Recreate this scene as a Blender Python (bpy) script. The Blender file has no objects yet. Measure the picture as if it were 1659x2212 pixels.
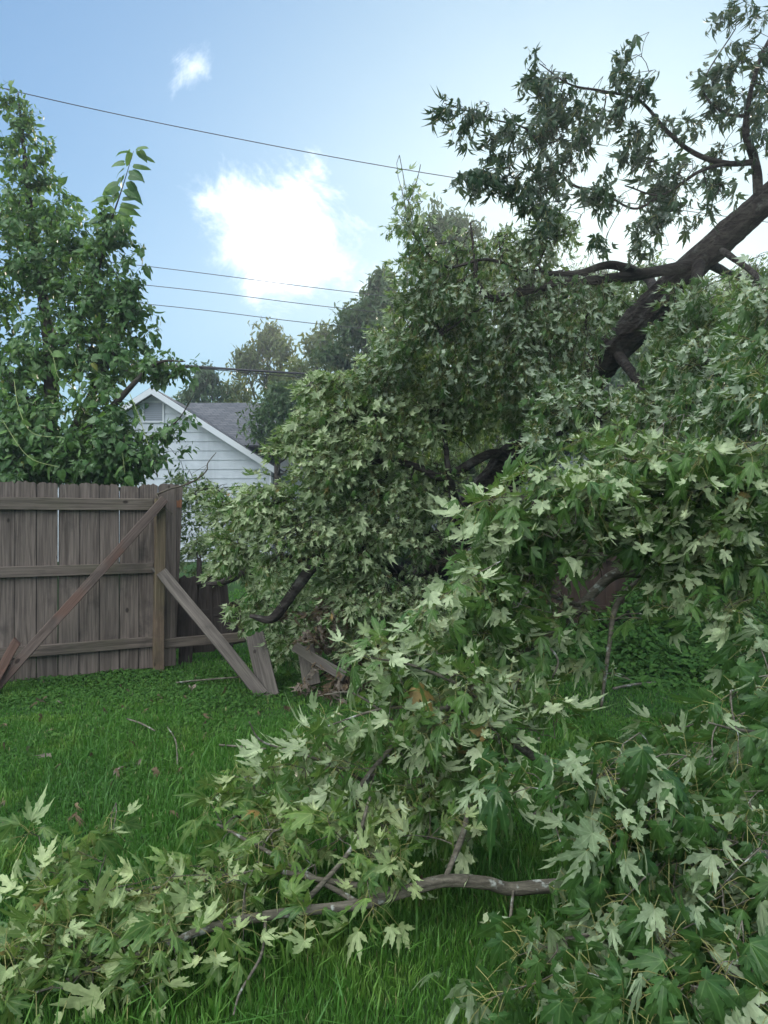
import bpy, math, random
import numpy as np
from mathutils import Vector, Matrix, noise as mnoise

R = math.radians
rng = np.random.default_rng(11)
random.seed(11)
scene = bpy.context.scene
COL = scene.collection

# ------------------------------------------------------------------ camera
EYE = 1.55
cam_d = bpy.data.cameras.new('camera')
cam = bpy.data.objects.new('camera', cam_d)
COL.objects.link(cam)
cam.location = (0, 0, EYE)
cam.rotation_euler = (R(90.15), 0, 0)
cam_d.sensor_fit = 'VERTICAL'
cam_d.sensor_height = 24.0
cam_d.lens = 24.0 * 740 / 1024
cam_d.clip_start = 0.05
cam_d.clip_end = 2000
scene.camera = cam

# ------------------------------------------------------------------ world + sun
HAZE = 0.0027
SKY_EASE = 4.6
SUN_AZ, SUN_EL = R(16.0), R(19.0)
w = bpy.data.worlds.new('World'); scene.world = w; w.use_nodes = True
nt = w.node_tree; nt.nodes.clear()
def N(tree, t, **kw):
    n = tree.nodes.new(t)
    for k, v in kw.items():
        if k.startswith('i_'):
            key = k[2:]
            key = int(key) if key.isdigit() else key.replace('_', ' ')
            n.inputs[key].default_value = v
        else: setattr(n, k, v)
    return n
def L(tree, a, b): tree.links.new(a, b)
out = N(nt, 'ShaderNodeOutputWorld'); bg = N(nt, 'ShaderNodeBackground')
sky = N(nt, 'ShaderNodeTexSky'); sky.sky_type = 'NISHITA'; sky.sun_disc = False
sky.sun_elevation = SUN_EL; sky.sun_rotation = SUN_AZ
sky.air_density = 1.0; sky.dust_density = 1.3; sky.ozone_density = 3.0; sky.altitude = 200
tc = N(nt, 'ShaderNodeTexCoord')
def math_n(tree, op, a, b=None, c=None, clamp=False):
    n = tree.nodes.new('ShaderNodeMath'); n.operation = op; n.use_clamp = clamp
    for i, x in enumerate((a, b, c)):
        if x is None: continue
        if isinstance(x, (int, float)): n.inputs[i].default_value = x
        else: tree.links.new(x, n.inputs[i])
    return n.outputs[0]
def mixc(tree, f, a, b, bt='MIX'):
    n = tree.nodes.new('ShaderNodeMix'); n.data_type = 'RGBA'; n.blend_type = bt
    for i, x in ((0, f), (6, a), (7, b)):
        if isinstance(x, (int, float)): n.inputs[i].default_value = x
        elif isinstance(x, tuple): n.inputs[i].default_value = (*x, 1) if len(x) == 3 else x
        else: tree.links.new(x, n.inputs[i])
    return n.outputs[2]
def mapr(tree, x, a, b, c=0.0, d=1.0, smooth=True):
    n = tree.nodes.new('ShaderNodeMapRange'); n.interpolation_type = 'SMOOTHSTEP' if smooth else 'LINEAR'
    tree.links.new(x, n.inputs[0])
    for i, v in enumerate((a, b, c, d)): n.inputs[i + 1].default_value = v
    return n.outputs[0]
def cloud_mask(az_tan, el_tan, rx, rz, nscale, ncut, edge, rot):
    """soft cloud patch round one direction of the sky; az_tan/el_tan are world-direction slopes (x/y, z/y)"""
    sep = N(nt, 'ShaderNodeSeparateXYZ'); L(nt, tc.outputs['Generated'], sep.inputs[0])
    yy = math_n(nt, 'MAXIMUM', sep.outputs[1], 0.02)
    a = math_n(nt, 'SUBTRACT', math_n(nt, 'DIVIDE', sep.outputs[0], yy), az_tan)
    b = math_n(nt, 'SUBTRACT', math_n(nt, 'DIVIDE', sep.outputs[2], yy), el_tan)
    ca, sa = math.cos(rot), math.sin(rot)
    u = math_n(nt, 'ADD', math_n(nt, 'MULTIPLY', a, ca), math_n(nt, 'MULTIPLY', b, sa))
    v = math_n(nt, 'SUBTRACT', math_n(nt, 'MULTIPLY', b, ca), math_n(nt, 'MULTIPLY', a, sa))
    u = math_n(nt, 'DIVIDE', u, rx); v = math_n(nt, 'DIVIDE', v, rz)
    p = 1.15
    r = math_n(nt, 'POWER', math_n(nt, 'ADD', math_n(nt, 'POWER', math_n(nt, 'ABSOLUTE', u), p), math_n(nt, 'POWER', math_n(nt, 'ABSOLUTE', v), p)), 1 / p)
    comb = N(nt, 'ShaderNodeCombineXYZ'); L(nt, u, comb.inputs[0]); L(nt, v, comb.inputs[1])
    n1 = N(nt, 'ShaderNodeTexNoise'); L(nt, comb.outputs[0], n1.inputs['Vector'])
    n1.inputs['Scale'].default_value = nscale; n1.inputs['Detail'].default_value = 7; n1.inputs['Roughness'].default_value = .66
    n1.inputs['Distortion'].default_value = .3
    wv = N(nt, 'ShaderNodeTexWave'); wv.wave_type = 'BANDS'; wv.bands_direction = 'Y'
    mp = N(nt, 'ShaderNodeMapping'); mp.inputs['Rotation'].default_value[2] = R(28); L(nt, comb.outputs[0], mp.inputs[0]); L(nt, mp.outputs[0], wv.inputs['Vector'])
    wv.inputs['Scale'].default_value = 3.6; wv.inputs['Distortion'].default_value = 5; wv.inputs['Detail'].default_value = 3; wv.inputs['Detail Scale'].default_value = 1.6
    nn = math_n(nt, 'ADD', math_n(nt, 'MULTIPLY', math_n(nt, 'SUBTRACT', n1.outputs[0], .5), 1.9),
                math_n(nt, 'MULTIPLY', math_n(nt, 'MULTIPLY', math_n(nt, 'SUBTRACT', wv.outputs[1], .5), mapr(nt, v, -.1, .5)), .07))
    f = math_n(nt, 'ADD', math_n(nt, 'SUBTRACT', ncut, r), nn)
    m = mapr(nt, f, 0.0, edge)
    back = mapr(nt, sep.outputs[1], 0.05, 0.2)
    return math_n(nt, 'MULTIPLY', m, back)
# the deep tone of a clear summer evening: the physical sky, its glare round the low sun eased
lum = N(nt, 'ShaderNodeRGBToBW'); L(nt, sky.outputs[0], lum.inputs[0])
ease = math_n(nt, 'DIVIDE', 1.0, math_n(nt, 'ADD', 1.0, math_n(nt, 'DIVIDE', lum.outputs[0], SKY_EASE)))
skyc = N(nt, 'ShaderNodeVectorMath'); skyc.operation = 'SCALE'; L(nt, sky.outputs[0], skyc.inputs[0]); L(nt, ease, skyc.inputs['Scale'])
tint = N(nt, 'ShaderNodeVectorMath'); tint.operation = 'MULTIPLY'; L(nt, skyc.outputs[0], tint.inputs[0]); tint.inputs[1].default_value = (.71, 1.0, 1.08)
skyc = tint
m1 = cloud_mask(-.143, .378, .150, .125, 1.5, 1.02, 1.35, R(-24))
m2 = cloud_mask(-.262, .605, .060, .040, 1.3, .85, 1.6, R(60))
m3 = cloud_mask(-.20, .46, .13, .07, 1.2, .30, 1.8, R(15))
c = mixc(nt, m1, skyc.outputs[0], (13, 13, 13.2))
c = mixc(nt, math_n(nt, 'MULTIPLY', m2, .55), c, (10.5, 10.6, 11))
c = mixc(nt, math_n(nt, 'MULTIPLY', m3, .3), c, (10, 10.2, 11))
# unseen bright cloud patch, added behind the camera to light the foliage
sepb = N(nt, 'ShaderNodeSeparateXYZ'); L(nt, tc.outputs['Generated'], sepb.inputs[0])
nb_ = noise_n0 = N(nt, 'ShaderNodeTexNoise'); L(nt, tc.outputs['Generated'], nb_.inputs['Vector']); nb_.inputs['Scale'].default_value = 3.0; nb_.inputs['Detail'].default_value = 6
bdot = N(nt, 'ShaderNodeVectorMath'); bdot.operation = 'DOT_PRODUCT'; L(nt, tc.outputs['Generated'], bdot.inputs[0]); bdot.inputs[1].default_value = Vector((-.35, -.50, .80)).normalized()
fill_cloud = math_n(nt, 'MULTIPLY', mapr(nt, bdot.outputs['Value'], .52, .86), mapr(nt, nb_.outputs[0], .25, .50))
c = mixc(nt, fill_cloud, c, (17.4, 18.0, 18.6))
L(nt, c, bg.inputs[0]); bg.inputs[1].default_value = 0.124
L(nt, bg.outputs[0], out.inputs[0])

sd = bpy.data.lights.new('sun', 'SUN'); so = bpy.data.objects.new('sun', sd); COL.objects.link(so)
sd.energy = 3.2; sd.angle = R(0.6); sd.color = (1.0, .86, .70)
svec = Vector((math.sin(SUN_AZ) * math.cos(SUN_EL), math.cos(SUN_AZ) * math.cos(SUN_EL), math.sin(SUN_EL)))
so.rotation_euler = svec.to_track_quat('Z', 'Y').to_euler()

vs = scene.view_settings
vs.view_transform = 'Standard'; vs.look = 'None'; vs.gamma = 1; vs.use_curve_mapping = False; vs.exposure = 0.97
cy = scene.cycles
cy.use_denoising = True
cy.max_bounces = 6; cy.diffuse_bounces = 3; cy.glossy_bounces = 2; cy.transmission_bounces = 4; cy.volume_bounces = 0
cy.sample_clamp_indirect = 6

# ------------------------------------------------------------------ helpers
K = 0.463 / 740
def P(u, v, Y):
    """direction read off the photograph, set at its real distance Y in metres"""
    return np.array([(u - 829.5) * K * Y, Y, EYE - (v - 1110) * K * Y])
def G(v): return EYE / ((v - 1110) * K)

def tag(o, label=None, cat=None, group=None, kind=None):
    if label: o['label'] = label
    if cat: o['category'] = cat
    if group: o['group'] = group
    if kind: o['kind'] = kind
    return o
def empty(name, loc=(0, 0, 0)):
    o = bpy.data.objects.new(name, None); COL.objects.link(o); o.location = loc; o.empty_display_size = .2
    return o
def link(name, me, parent=None, loc=None, rot=None):
    o = bpy.data.objects.new(name, me); COL.objects.link(o)
    if parent is not None:
        o.parent = parent
        if loc is None:   # geometry is in world coordinates
            o.location = -(Vector(root_loc(parent)))
        else: o.location = Vector(loc) - Vector(root_loc(parent))
    elif loc is not None: o.location = loc
    if rot is not None: o.rotation_mode = 'QUATERNION'; o.rotation_quaternion = rot
    return o
def root_loc(o):
    v = Vector((0, 0, 0))
    while o is not None:
        v = v + o.location; o = o.parent
    return v

def mesh_np(name, verts, loops, totals, mat, attrs=None, smooth=False):
    me = bpy.data.meshes.new(name)
    nv, nl, nf = len(verts), len(loops), len(totals)
    me.vertices.add(nv); me.vertices.foreach_set('co', np.ascontiguousarray(verts, dtype=np.float32).ravel())
    me.loops.add(nl); me.loops.foreach_set('vertex_index', np.ascontiguousarray(loops, dtype=np.int32))
    me.polygons.add(nf)
    st = np.zeros(nf, dtype=np.int32); st[1:] = np.cumsum(totals)[:-1]
    me.polygons.foreach_set('loop_start', st)
    try: me.polygons.foreach_set('loop_total', np.asarray(totals, dtype=np.int32))
    except Exception: pass
    me.polygons.foreach_set('use_smooth', np.full(nf, smooth, dtype=bool))
    for k, a in (attrs or {}).items():
        at = me.attributes.new(k, 'FLOAT', 'POINT'); at.data.foreach_set('value', np.asarray(a, dtype=np.float32))
    me.materials.append(mat)
    me.update(calc_edges=True)
    return me

class Geo:
    """collects raw geometry, then becomes ONE mesh"""
    def __init__(s): s.v = []; s.l = []; s.t = []; s.n = 0; s.a = {}
    def add(s, v, l, t, **attrs):
        v = np.asarray(v).reshape(-1, 3)
        s.v.append(v); s.l.append(np.asarray(l).ravel() + s.n); s.t.append(np.asarray(t).ravel())
        for k in ('rnd', 'vein'):
            a = attrs.get(k, 0.0)
            s.a.setdefault(k, []).append(np.full(len(v), a) if np.isscalar(a) else np.asarray(a).ravel())
        s.n += len(v)
    def mesh(s, name, mat, smooth=False):
        return mesh_np(name, np.concatenate(s.v), np.concatenate(s.l), np.concatenate(s.t), mat,
                       {k: np.concatenate(x) for k, x in s.a.items()}, smooth)

def nrm(a): return a / np.maximum(np.linalg.norm(a, axis=-1, keepdims=True), 1e-9)

def tube(geo, pts, rad, sides=6, rough=0.0, rnd=0.0, cap=True, ridge=0.0):
    pts = np.asarray(pts, float); rad = np.asarray(rad, float); n = len(pts)
    t = np.gradient(pts, axis=0); t = nrm(t)
    ref = np.array([0, 0, 1.0]) if abs(t[0][2]) < .8 else np.array([1.0, 0, 0])
    us = []
    u = nrm(np.cross(t[0], ref))
    for i in range(n):
        u = u - t[i] * np.dot(u, t[i]); u = u / max(np.linalg.norm(u), 1e-9); us.append(u)
    us = np.array(us); ws = np.cross(t, us)
    an = np.arange(sides) * 2 * np.pi / sides
    rr = rad[:, None] * np.ones((1, sides))
    if rough:
        for i in range(n):
            for j in range(sides):
                q = pts[i] * 6
                rr[i, j] *= 1 + rough * mnoise.noise(Vector((q[0] + 2.2 * math.cos(an[j]), q[1] + 2.2 * math.sin(an[j]), q[2])))
    if ridge:
        L_ = np.concatenate([[0], np.cumsum(np.linalg.norm(np.diff(pts, axis=0), axis=1))])
        for i in range(n):
            for j in range(sides):
                c1, s1 = math.cos(an[j]), math.sin(an[j]); tw_ = L_[i] * .5
                h = abs(mnoise.noise(Vector((c1 * 4.5, s1 * 4.5, L_[i] * 3.2 + 3)))) * 1.6 - abs(mnoise.noise(Vector((c1 * 9, s1 * 9, L_[i] * 7)))) * .9
                rr[i, j] *= 1 + ridge * h + .07 * mnoise.noise(Vector((c1 * 1.2, s1 * 1.2, L_[i] * 1.5 + 9)))
    v = pts[:, None, :] + rr[..., None] * (np.cos(an)[None, :, None] * us[:, None, :] + np.sin(an)[None, :, None] * ws[:, None, :])
    v = v.reshape(-1, 3)
    i, j = np.meshgrid(np.arange(n - 1), np.arange(sides), indexing='ij')
    a = i * sides + j; b = i * sides + (j + 1) % sides
    q = np.stack([a, b, b + sides, a + sides], -1).reshape(-1)
    tt = [4] * ((n - 1) * sides)
    if cap:
        q = np.concatenate([q, np.arange(sides)[::-1], (n - 1) * sides + np.arange(sides)]); tt = tt + [sides, sides]
    geo.add(v, q, tt, rnd=rnd)

def smooth_path(pts, n_per=6):
    """Catmull-Rom through rows (x,y,z,r)"""
    p = np.asarray(pts, float); p = np.vstack([2 * p[0] - p[1], p, 2 * p[-1] - p[-2]])
    out = []
    for i in range(1, len(p) - 2):
        for k in range(n_per):
            t = k / n_per
            out.append(.5 * ((2 * p[i]) + (-p[i - 1] + p[i + 1]) * t + (2 * p[i - 1] - 5 * p[i] + 4 * p[i + 1] - p[i + 2]) * t * t + (-p[i - 1] + 3 * p[i] - 3 * p[i + 1] + p[i + 2]) * t ** 3))
    out.append(p[-2]); return np.array(out)
def path(rows, n_per=9):
    """rows (u, v, Y, radius) -> smooth world path with radius"""
    return smooth_path([[*P(u, v, Y), r] for u, v, Y, r in rows], n_per)

# ------------------------------------------------------------------ materials
def new_mat(name):
    m = bpy.data.materials.new(name); m.use_nodes = True; m.node_tree.nodes.clear(); return m
def attr(t, name): 
    n = t.nodes.new('ShaderNodeAttribute'); n.attribute_name = name; return n.outputs['Fac']
def noise_n(t, vec, scale, detail=4, rough=.55, dist=0):
    n = t.nodes.new('ShaderNodeTexNoise'); n.inputs['Scale'].default_value = scale; n.inputs['Detail'].default_value = detail
    n.inputs['Roughness'].default_value = rough; n.inputs['Distortion'].default_value = dist
    if vec is not None: t.links.new(vec, n.inputs['Vector'])
    return n.outputs[0]
def bump_n(t, h, strength, dist):
    b = t.nodes.new('ShaderNodeBump'); b.inputs['Strength'].default_value = strength; b.inputs['Distance'].default_value = dist
    t.links.new(h, b.inputs['Height']); return b.outputs[0]
def finish(t, col, rough=.6, bump=None, spec=.3, trans=0.0, transcol=None):
    p = t.nodes.new('ShaderNodeBsdfPrincipled'); o = t.nodes.new('ShaderNodeOutputMaterial')
    if isinstance(col, tuple): p.inputs['Base Color'].default_value = (*col, 1)
    else: t.links.new(col, p.inputs['Base Color'])
    if isinstance(rough, (int, float)): p.inputs['Roughness'].default_value = rough
    else: t.links.new(rough, p.inputs['Roughness'])
    p.inputs['Specular IOR Level'].default_value = spec
    if bump is not None: t.links.new(bump, p.inputs['Normal'])
    if trans:
        tr = t.nodes.new('ShaderNodeBsdfTranslucent')
        tc_ = transcol if transcol is not None else col
        if isinstance(tc_, tuple): tr.inputs[0].default_value = (*tc_, 1)
        else: t.links.new(tc_, tr.inputs[0])
        mx = t.nodes.new('ShaderNodeMixShader'); mx.inputs[0].default_value = trans
        t.links.new(p.outputs[0], mx.inputs[1]); t.links.new(tr.outputs[0], mx.inputs[2]); t.links.new(mx.outputs[0], o.inputs[0])
    else: t.links.new(p.outputs[0], o.inputs[0])

def leaf_mat(name, top, topB, under, underB, vein=None, trans=.36, tcol=(.16, .26, .05), rough=.45, spec=.35, odd=None):
    m = new_mat(name); t = m.node_tree
    r = attr(t, 'rnd'); geo = t.nodes.new('ShaderNodeNewGeometry')
    a = mixc(t, r, top, topB); b = mixc(t, r, under, underB)
    if vein is not None:
        vn = mapr(t, attr(t, 'vein'), .80, .97)
        a = mixc(t, math_n(t, 'MULTIPLY', vn, .55), a, vein); b = mixc(t, math_n(t, 'MULTIPLY', vn, .4), b, tuple(x * 1.15 for x in underB))
    pn = noise_n(t, geo.outputs['Position'], 38, 3)
    fac = mapr(t, pn, .3, .75, .75, 1.2)
    c = mixc(t, geo.outputs['Backfacing'], a, b)
    if odd is not None: c = mixc(t, mapr(t, r, .965, .985), c, odd)
    v = t.nodes.new('ShaderNodeVectorMath'); v.operation = 'SCALE'; t.links.new(c, v.inputs[0]); t.links.new(fac, v.inputs['Scale'])
    finish(t, v.outputs[0], rough, None, spec, trans, mixc(t, r, tcol, tuple(x * .8 for x in tcol)))
    return m
M = {}
M['maple'] = leaf_mat('maple_leaf', (.028, .085, .020), (.080, .165, .030), (.23, .31, .16), (.47, .55, .32), vein=(.22, .30, .12), odd=(.30, .20, .07), tcol=(.20, .32, .06))
M['maple_young'] = leaf_mat('maple_leaf_young', (.035, .10, .024), (.125, .215, .042), (.24, .33, .14), (.48, .56, .27), vein=(.30, .36, .12), odd=(.32, .20, .07), tcol=(.26, .38, .07))
M['maple_crown'] = leaf_mat('maple_leaf_crown', (.014, .040, .016), (.028, .065, .024), (.035, .06, .038), (.06, .09, .06), vein=None, tcol=(.07, .13, .03), trans=.2)  # same maple leaf darkened, its backlit silhouette put into the colour
M['maple_deep'] = leaf_mat('maple_leaf_deep', (.022, .070, .018), (.055, .125, .028), (.16, .23, .12), (.34, .42, .24), vein=(.13, .22, .07), tcol=(.15, .28, .04))
M['maple_mid'] = leaf_mat('maple_leaf_mid', (.026, .075, .022), (.065, .135, .032), (.26, .34, .23), (.42, .49, .35), tcol=(.18, .30, .06))
M['withered'] = leaf_mat('withered_leaf', (.10, .075, .045), (.17, .125, .08), (.16, .135, .11), (.24, .20, .16), trans=.1, tcol=(.2, .12, .05), rough=.8, spec=.1)
M['heart'] = leaf_mat('heart_leaf', (.035, .10, .028), (.07, .155, .035), (.12, .20, .10), (.17, .26, .12), vein=(.15, .25, .09), tcol=(.17, .33, .05), odd=(.25, .26, .05), trans=.3)
M['vine'] = leaf_mat('vine_leaf', (.06, .14, .04), (.11, .21, .05), (.18, .28, .13), (.25, .35, .17), tcol=(.2, .36, .07), trans=.3)
M['far_leaf'] = leaf_mat('far_leaf', (.030, .070, .022), (.055, .105, .030), (.05, .095, .035), (.08, .13, .05), tcol=(.13, .20, .03), trans=.22)
M['far_leaf_olive'] = leaf_mat('far_leaf_olive', (.055, .095, .025), (.10, .135, .03), (.08, .12, .04), (.12, .16, .05), tcol=(.22, .26, .04), trans=.28)
M['ivy'] = leaf_mat('ground_cover_leaf', (.030, .085, .018), (.060, .135, .026), (.05, .11, .03), (.08, .15, .04), tcol=(.10, .22, .03), trans=.2, rough=.75, spec=.12)

def grass_mat():
    m = new_mat('grass_blade'); t = m.node_tree
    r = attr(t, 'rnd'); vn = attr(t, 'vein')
    geo = t.nodes.new('ShaderNodeNewGeometry')
    big = noise_n(t, geo.outputs['Position'], .9, 3)
    a = mixc(t, r, (.042, .135, .018), (.092, .198, .032))
    a = mixc(t, mapr(t, big, .42, .62), a, (.050, .135, .026))
    a = mixc(t, math_n(t, 'MULTIPLY', mapr(t, noise_n(t, geo.outputs['Position'], 2.6, 3), .52, .66), .7), a, (.135, .235, .04))
    a = mixc(t, mapr(t, r, .975, .985), a, (.24, .22, .10))
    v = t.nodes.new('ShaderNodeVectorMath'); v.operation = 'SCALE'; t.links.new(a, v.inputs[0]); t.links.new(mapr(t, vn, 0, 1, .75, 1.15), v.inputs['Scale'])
    finish(t, v.outputs[0], .5, None, .3, .3, (.10, .30, .03)); return m
M['grass'] = grass_mat()
def soil_mat():
    m = new_mat('lawn_soil'); t = m.node_tree; geo = t.nodes.new('ShaderNodeNewGeometry')
    n1 = noise_n(t, geo.outputs['Position'], 7, 6, .7); n2 = noise_n(t, geo.outputs['Position'], .6, 3)
    c = mixc(t, mapr(t, n1, .3, .7), (.018, .030, .010), (.030, .070, .016))
    c = mixc(t, mapr(t, n2, .4, .7), c, (.030, .075, .018))
    finish(t, c, .95, bump_n(t, n1, .8, .04), .1); return m
M['soil'] = soil_mat()
def bark_mat(name, a, b, lich=(.25, .27, .24), scale=1.0, lf=.35, bd=.012):
    m = new_mat(name); t = m.node_tree; geo = t.nodes.new('ShaderNodeNewGeometry')
    mp = t.nodes.new('ShaderNodeMapping'); mp.inputs['Rotation'].default_value = (0, R(-52), 0); mp.inputs['Scale'].default_value = (3 * scale, 26 * scale, 26 * scale)
    t.links.new(geo.outputs['Position'], mp.inputs[0])
    n1 = noise_n(t, mp.outputs[0], 1, 6, .65, .6); n2 = noise_n(t, geo.outputs['Position'], 9 * scale, 4)
    n3 = noise_n(t, geo.outputs['Position'], 30 * scale, 3)
    c = mixc(t, mapr(t, n1, .3, .7), a, b)
    c = mixc(t, math_n(t, 'MULTIPLY', mapr(t, n2, .58, .68), lf), c, lich)
    c = mixc(t, math_n(t, 'MULTIPLY', mapr(t, n3, .5, .7), .4), c, a)
    finish(t, c, .9, bump_n(t, n1, 1.0, bd), .15); return m
M['bark'] = bark_mat('maple_bark', (.014, .012, .011), (.062, .054, .047), lf=.2, bd=.03)
M['limb'] = bark_mat('limb_bark', (.060, .055, .042), (.175, .160, .125), lich=(.38, .41, .37), scale=2.2, lf=.85, bd=.006)
M['twig'] = bark_mat('twig_bark', (.045, .038, .028), (.10, .086, .064), scale=3, lf=.4, bd=.002)
M['far_bark'] = bark_mat('far_bark', (.03, .026, .022), (.07, .06, .05), scale=.5, bd=.02)
m = new_mat('petiole'); finish(m.node_tree, mixc(m.node_tree, attr(m.node_tree, 'rnd'), (.17, .17, .055), (.27, .26, .09)), .5, None, .3, .15); M['petiole'] = m
m = new_mat('vine_stem'); finish(m.node_tree, (.22, .27, .10), .6); M['vine_stem'] = m

def wood_mat(name, a, b, stain=(.03, .028, .026), red=None, redf=0.0, knots=True, green=0.0, edge=0):
    m = new_mat(name); t = m.node_tree
    tcn = t.nodes.new('ShaderNodeTexCoord'); oi = t.nodes.new('ShaderNodeObjectInfo')
    ofs = t.nodes.new('ShaderNodeVectorMath'); ofs.operation = 'ADD'; t.links.new(tcn.outputs['Object'], ofs.inputs[0])
    cx = t.nodes.new('ShaderNodeCombineXYZ')
    for i in range(3): t.links.new(math_n(t, 'MULTIPLY', oi.outputs['Random'], 37.0 + 11 * i), cx.inputs[i])
    t.links.new(cx.outputs[0], ofs.inputs[1]); vec = ofs.outputs[0]
    mp = t.nodes.new('ShaderNodeMapping'); mp.inputs['Scale'].default_value = (60, 60, 2.2); t.links.new(vec, mp.inputs[0])
    g = noise_n(t, mp.outputs[0], 1, 5, .6, .8)
    mp2 = t.nodes.new('ShaderNodeMapping'); mp2.inputs['Scale'].default_value = (16, 16, 1.1); t.links.new(vec, mp2.inputs[0])
    g2 = noise_n(t, mp2.outputs[0], 1, 4, .6, .5)
    n2 = noise_n(t, vec, 3.2, 5, .6)
    c = mixc(t, mapr(t, g, .28, .72), a, b)
    c = mixc(t, math_n(t, 'MULTIPLY', mapr(t, g2, .48, .72), .55), c, tuple(x * .55 for x in a))
    c = mixc(t, math_n(t, 'MULTIPLY', mapr(t, n2, .54, .74), .6), c, stain)
    tint = math_n(t, 'MULTIPLY', oi.outputs['Random'], 1.0)
    c = mixc(t, math_n(t, 'MULTIPLY', tint, .3), c, tuple(x * .7 for x in b))
    if green: c = mixc(t, math_n(t, 'MULTIPLY', mapr(t, noise_n(t, vec, 1.7, 4), .45, .7), green), c, (.06, .075, .03))
    if red is not None:
        c = mixc(t, math_n(t, 'MULTIPLY', mapr(t, noise_n(t, vec, 2.6, 3), .46, .62), redf), c, red)
    if knots:
        vo = t.nodes.new('ShaderNodeTexVoronoi'); mp3 = t.nodes.new('ShaderNodeMapping'); mp3.inputs['Scale'].default_value = (5, 5, 3.1)
        t.links.new(vec, mp3.inputs[0]); t.links.new(mp3.outputs[0], vo.inputs['Vector']); vo.inputs['Scale'].default_value = 1
        k = mapr(t, vo.outputs['Distance'], .055, .11, 1, 0)
        c = mixc(t, math_n(t, 'MULTIPLY', k, .8), c, (.016, .012, .010))
    if edge:   # long edges darkened: shade of the gaps between pickets painted in
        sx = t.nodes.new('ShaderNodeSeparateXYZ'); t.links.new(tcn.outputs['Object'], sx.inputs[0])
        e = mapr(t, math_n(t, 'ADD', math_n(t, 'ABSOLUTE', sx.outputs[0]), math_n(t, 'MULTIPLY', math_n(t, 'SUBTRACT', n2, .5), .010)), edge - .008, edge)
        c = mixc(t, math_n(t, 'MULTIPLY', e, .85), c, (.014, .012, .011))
    h = math_n(t, 'ADD', g, math_n(t, 'MULTIPLY', g2, .7))
    finish(t, c, .88, bump_n(t, h, .6, .004), .15); return m
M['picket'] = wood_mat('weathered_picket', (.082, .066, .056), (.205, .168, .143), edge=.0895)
M['rail'] = wood_mat('weathered_rail', (.078, .063, .052), (.190, .155, .130), green=.25)
M['post'] = wood_mat('treated_post', (.095, .064, .044), (.19, .14, .10), knots=True, green=.35)
M['grey_board'] = wood_mat('grey_board', (.050, .044, .038), (.130, .115, .100), green=.15)
M['rust_board'] = wood_mat('reddish_board', (.07, .040, .031), (.135, .085, .065), red=(.26, .09, .05), redf=.7)
M['brace'] = wood_mat('brace_board', (.06, .045, .038), (.145, .112, .095), red=(.13, .06, .04), redf=.4)
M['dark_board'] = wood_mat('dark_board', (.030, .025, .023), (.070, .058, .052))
M['rear_board'] = wood_mat('rear_board', (.035, .024, .019), (.075, .050, .039))  # picket wood made darker, shade under the leaf mass is in the colour
M['orange_patch'] = wood_mat('split_wood_patch', (.24, .10, .055), (.36, .17, .09), knots=False)
# ------------------------------------------------------------------ leaf templates
def maple_template(lod, seed):
    rg = np.random.default_rng(seed)
    V = [(0, 0)]; A = [1.0]; T = []
    def ad(x, y, a): V.append((x, y)); A.append(a); return len(V) - 1
    lobes = [(-92, .50, .75), (-43, .86, .95), (0, 1.0, 1.0), (43, .86, .95), (92, .50, .75)]
    lobes = [(a + rg.normal(0, 3), l * (1 + rg.normal(0, .05)), w_) for a, l, w_ in lobes]
    sin_a = [-142, -66, -21, 21, 66, 142]; sin_r = [.13, .22, .31, .31, .22, .13]
    sp = lambda a, r: (math.sin(R(a)) * r, math.cos(R(a)) * r)
    S = [ad(*sp(a, r), 0) for a, r in zip(sin_a, sin_r)]
    side = [(.42, .125), (.55, .185), (.60, .115), (.73, .135), (.78, .060)] if lod == 0 else ([(.55, .175), (.63, .10)] if lod == 1 else [(.56, .13)])
    ax = [.50, .74] if lod == 0 else ([.56] if lod == 1 else [.56])
    for i, (a, l, w_) in enumerate(lobes):
        d = np.array(sp(a, 1)); q = np.array([d[1], -d[0]])     # q: to the right
        axi = [ad(*(d * l * t), 1) for t in ax]; tip = ad(*(d * l), .9)
        for sgn, sn in ((-1, S[i]), (1, S[i + 1])):
            si = [ad(*(d * l * t + q * sgn * w2 * w_ * (1 + rg.normal(0, .08))), 0) for t, w2 in side]
            if lod == 0:
                T += [(0, sn, axi[0]), (sn, si[0], axi[0]), (si[0], si[1], axi[0]), (si[1], si[2], axi[0]), (axi[0], si[2], axi[1]), (si[2], si[3], axi[1]), (si[3], si[4], axi[1]), (axi[1], si[4], tip)]
            elif lod == 1:
                T += [(0, sn, axi[0]), (sn, si[0], axi[0]), (axi[0], si[0], si[1]), (axi[0], si[1], tip)]
            else: T += [(0, sn, axi[0]), (sn, si[0], axi[0]), (axi[0], si[0], tip)]
    V = np.array(V); T = np.array(T)
    return V, np.array(A), T
def warp(V, seed, droop=.35, fold=.25, curl=.15):
    rg = np.random.default_rng(seed)
    x, y = V[:, 0], V[:, 1]
    r2 = x * x + y * y
    z = -droop * rg.uniform(.5, 1.5) * y * y - fold * rg.uniform(.2, 1.4) * np.abs(x) * .8 + curl * rg.normal(0, 1) * x * y + curl * rg.normal(0, .7) * x
    z = z + .05 * np.sin(9 * x + rg.uniform(0, 6)) * np.sqrt(r2) - curl * rg.uniform(0, 1) * r2
    sx = 1 - .25 * np.abs(rg.normal(0, .8)) * fold / .25
    return np.stack([x * sx, y * (1 - .08 * droop), z], 1)
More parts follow.
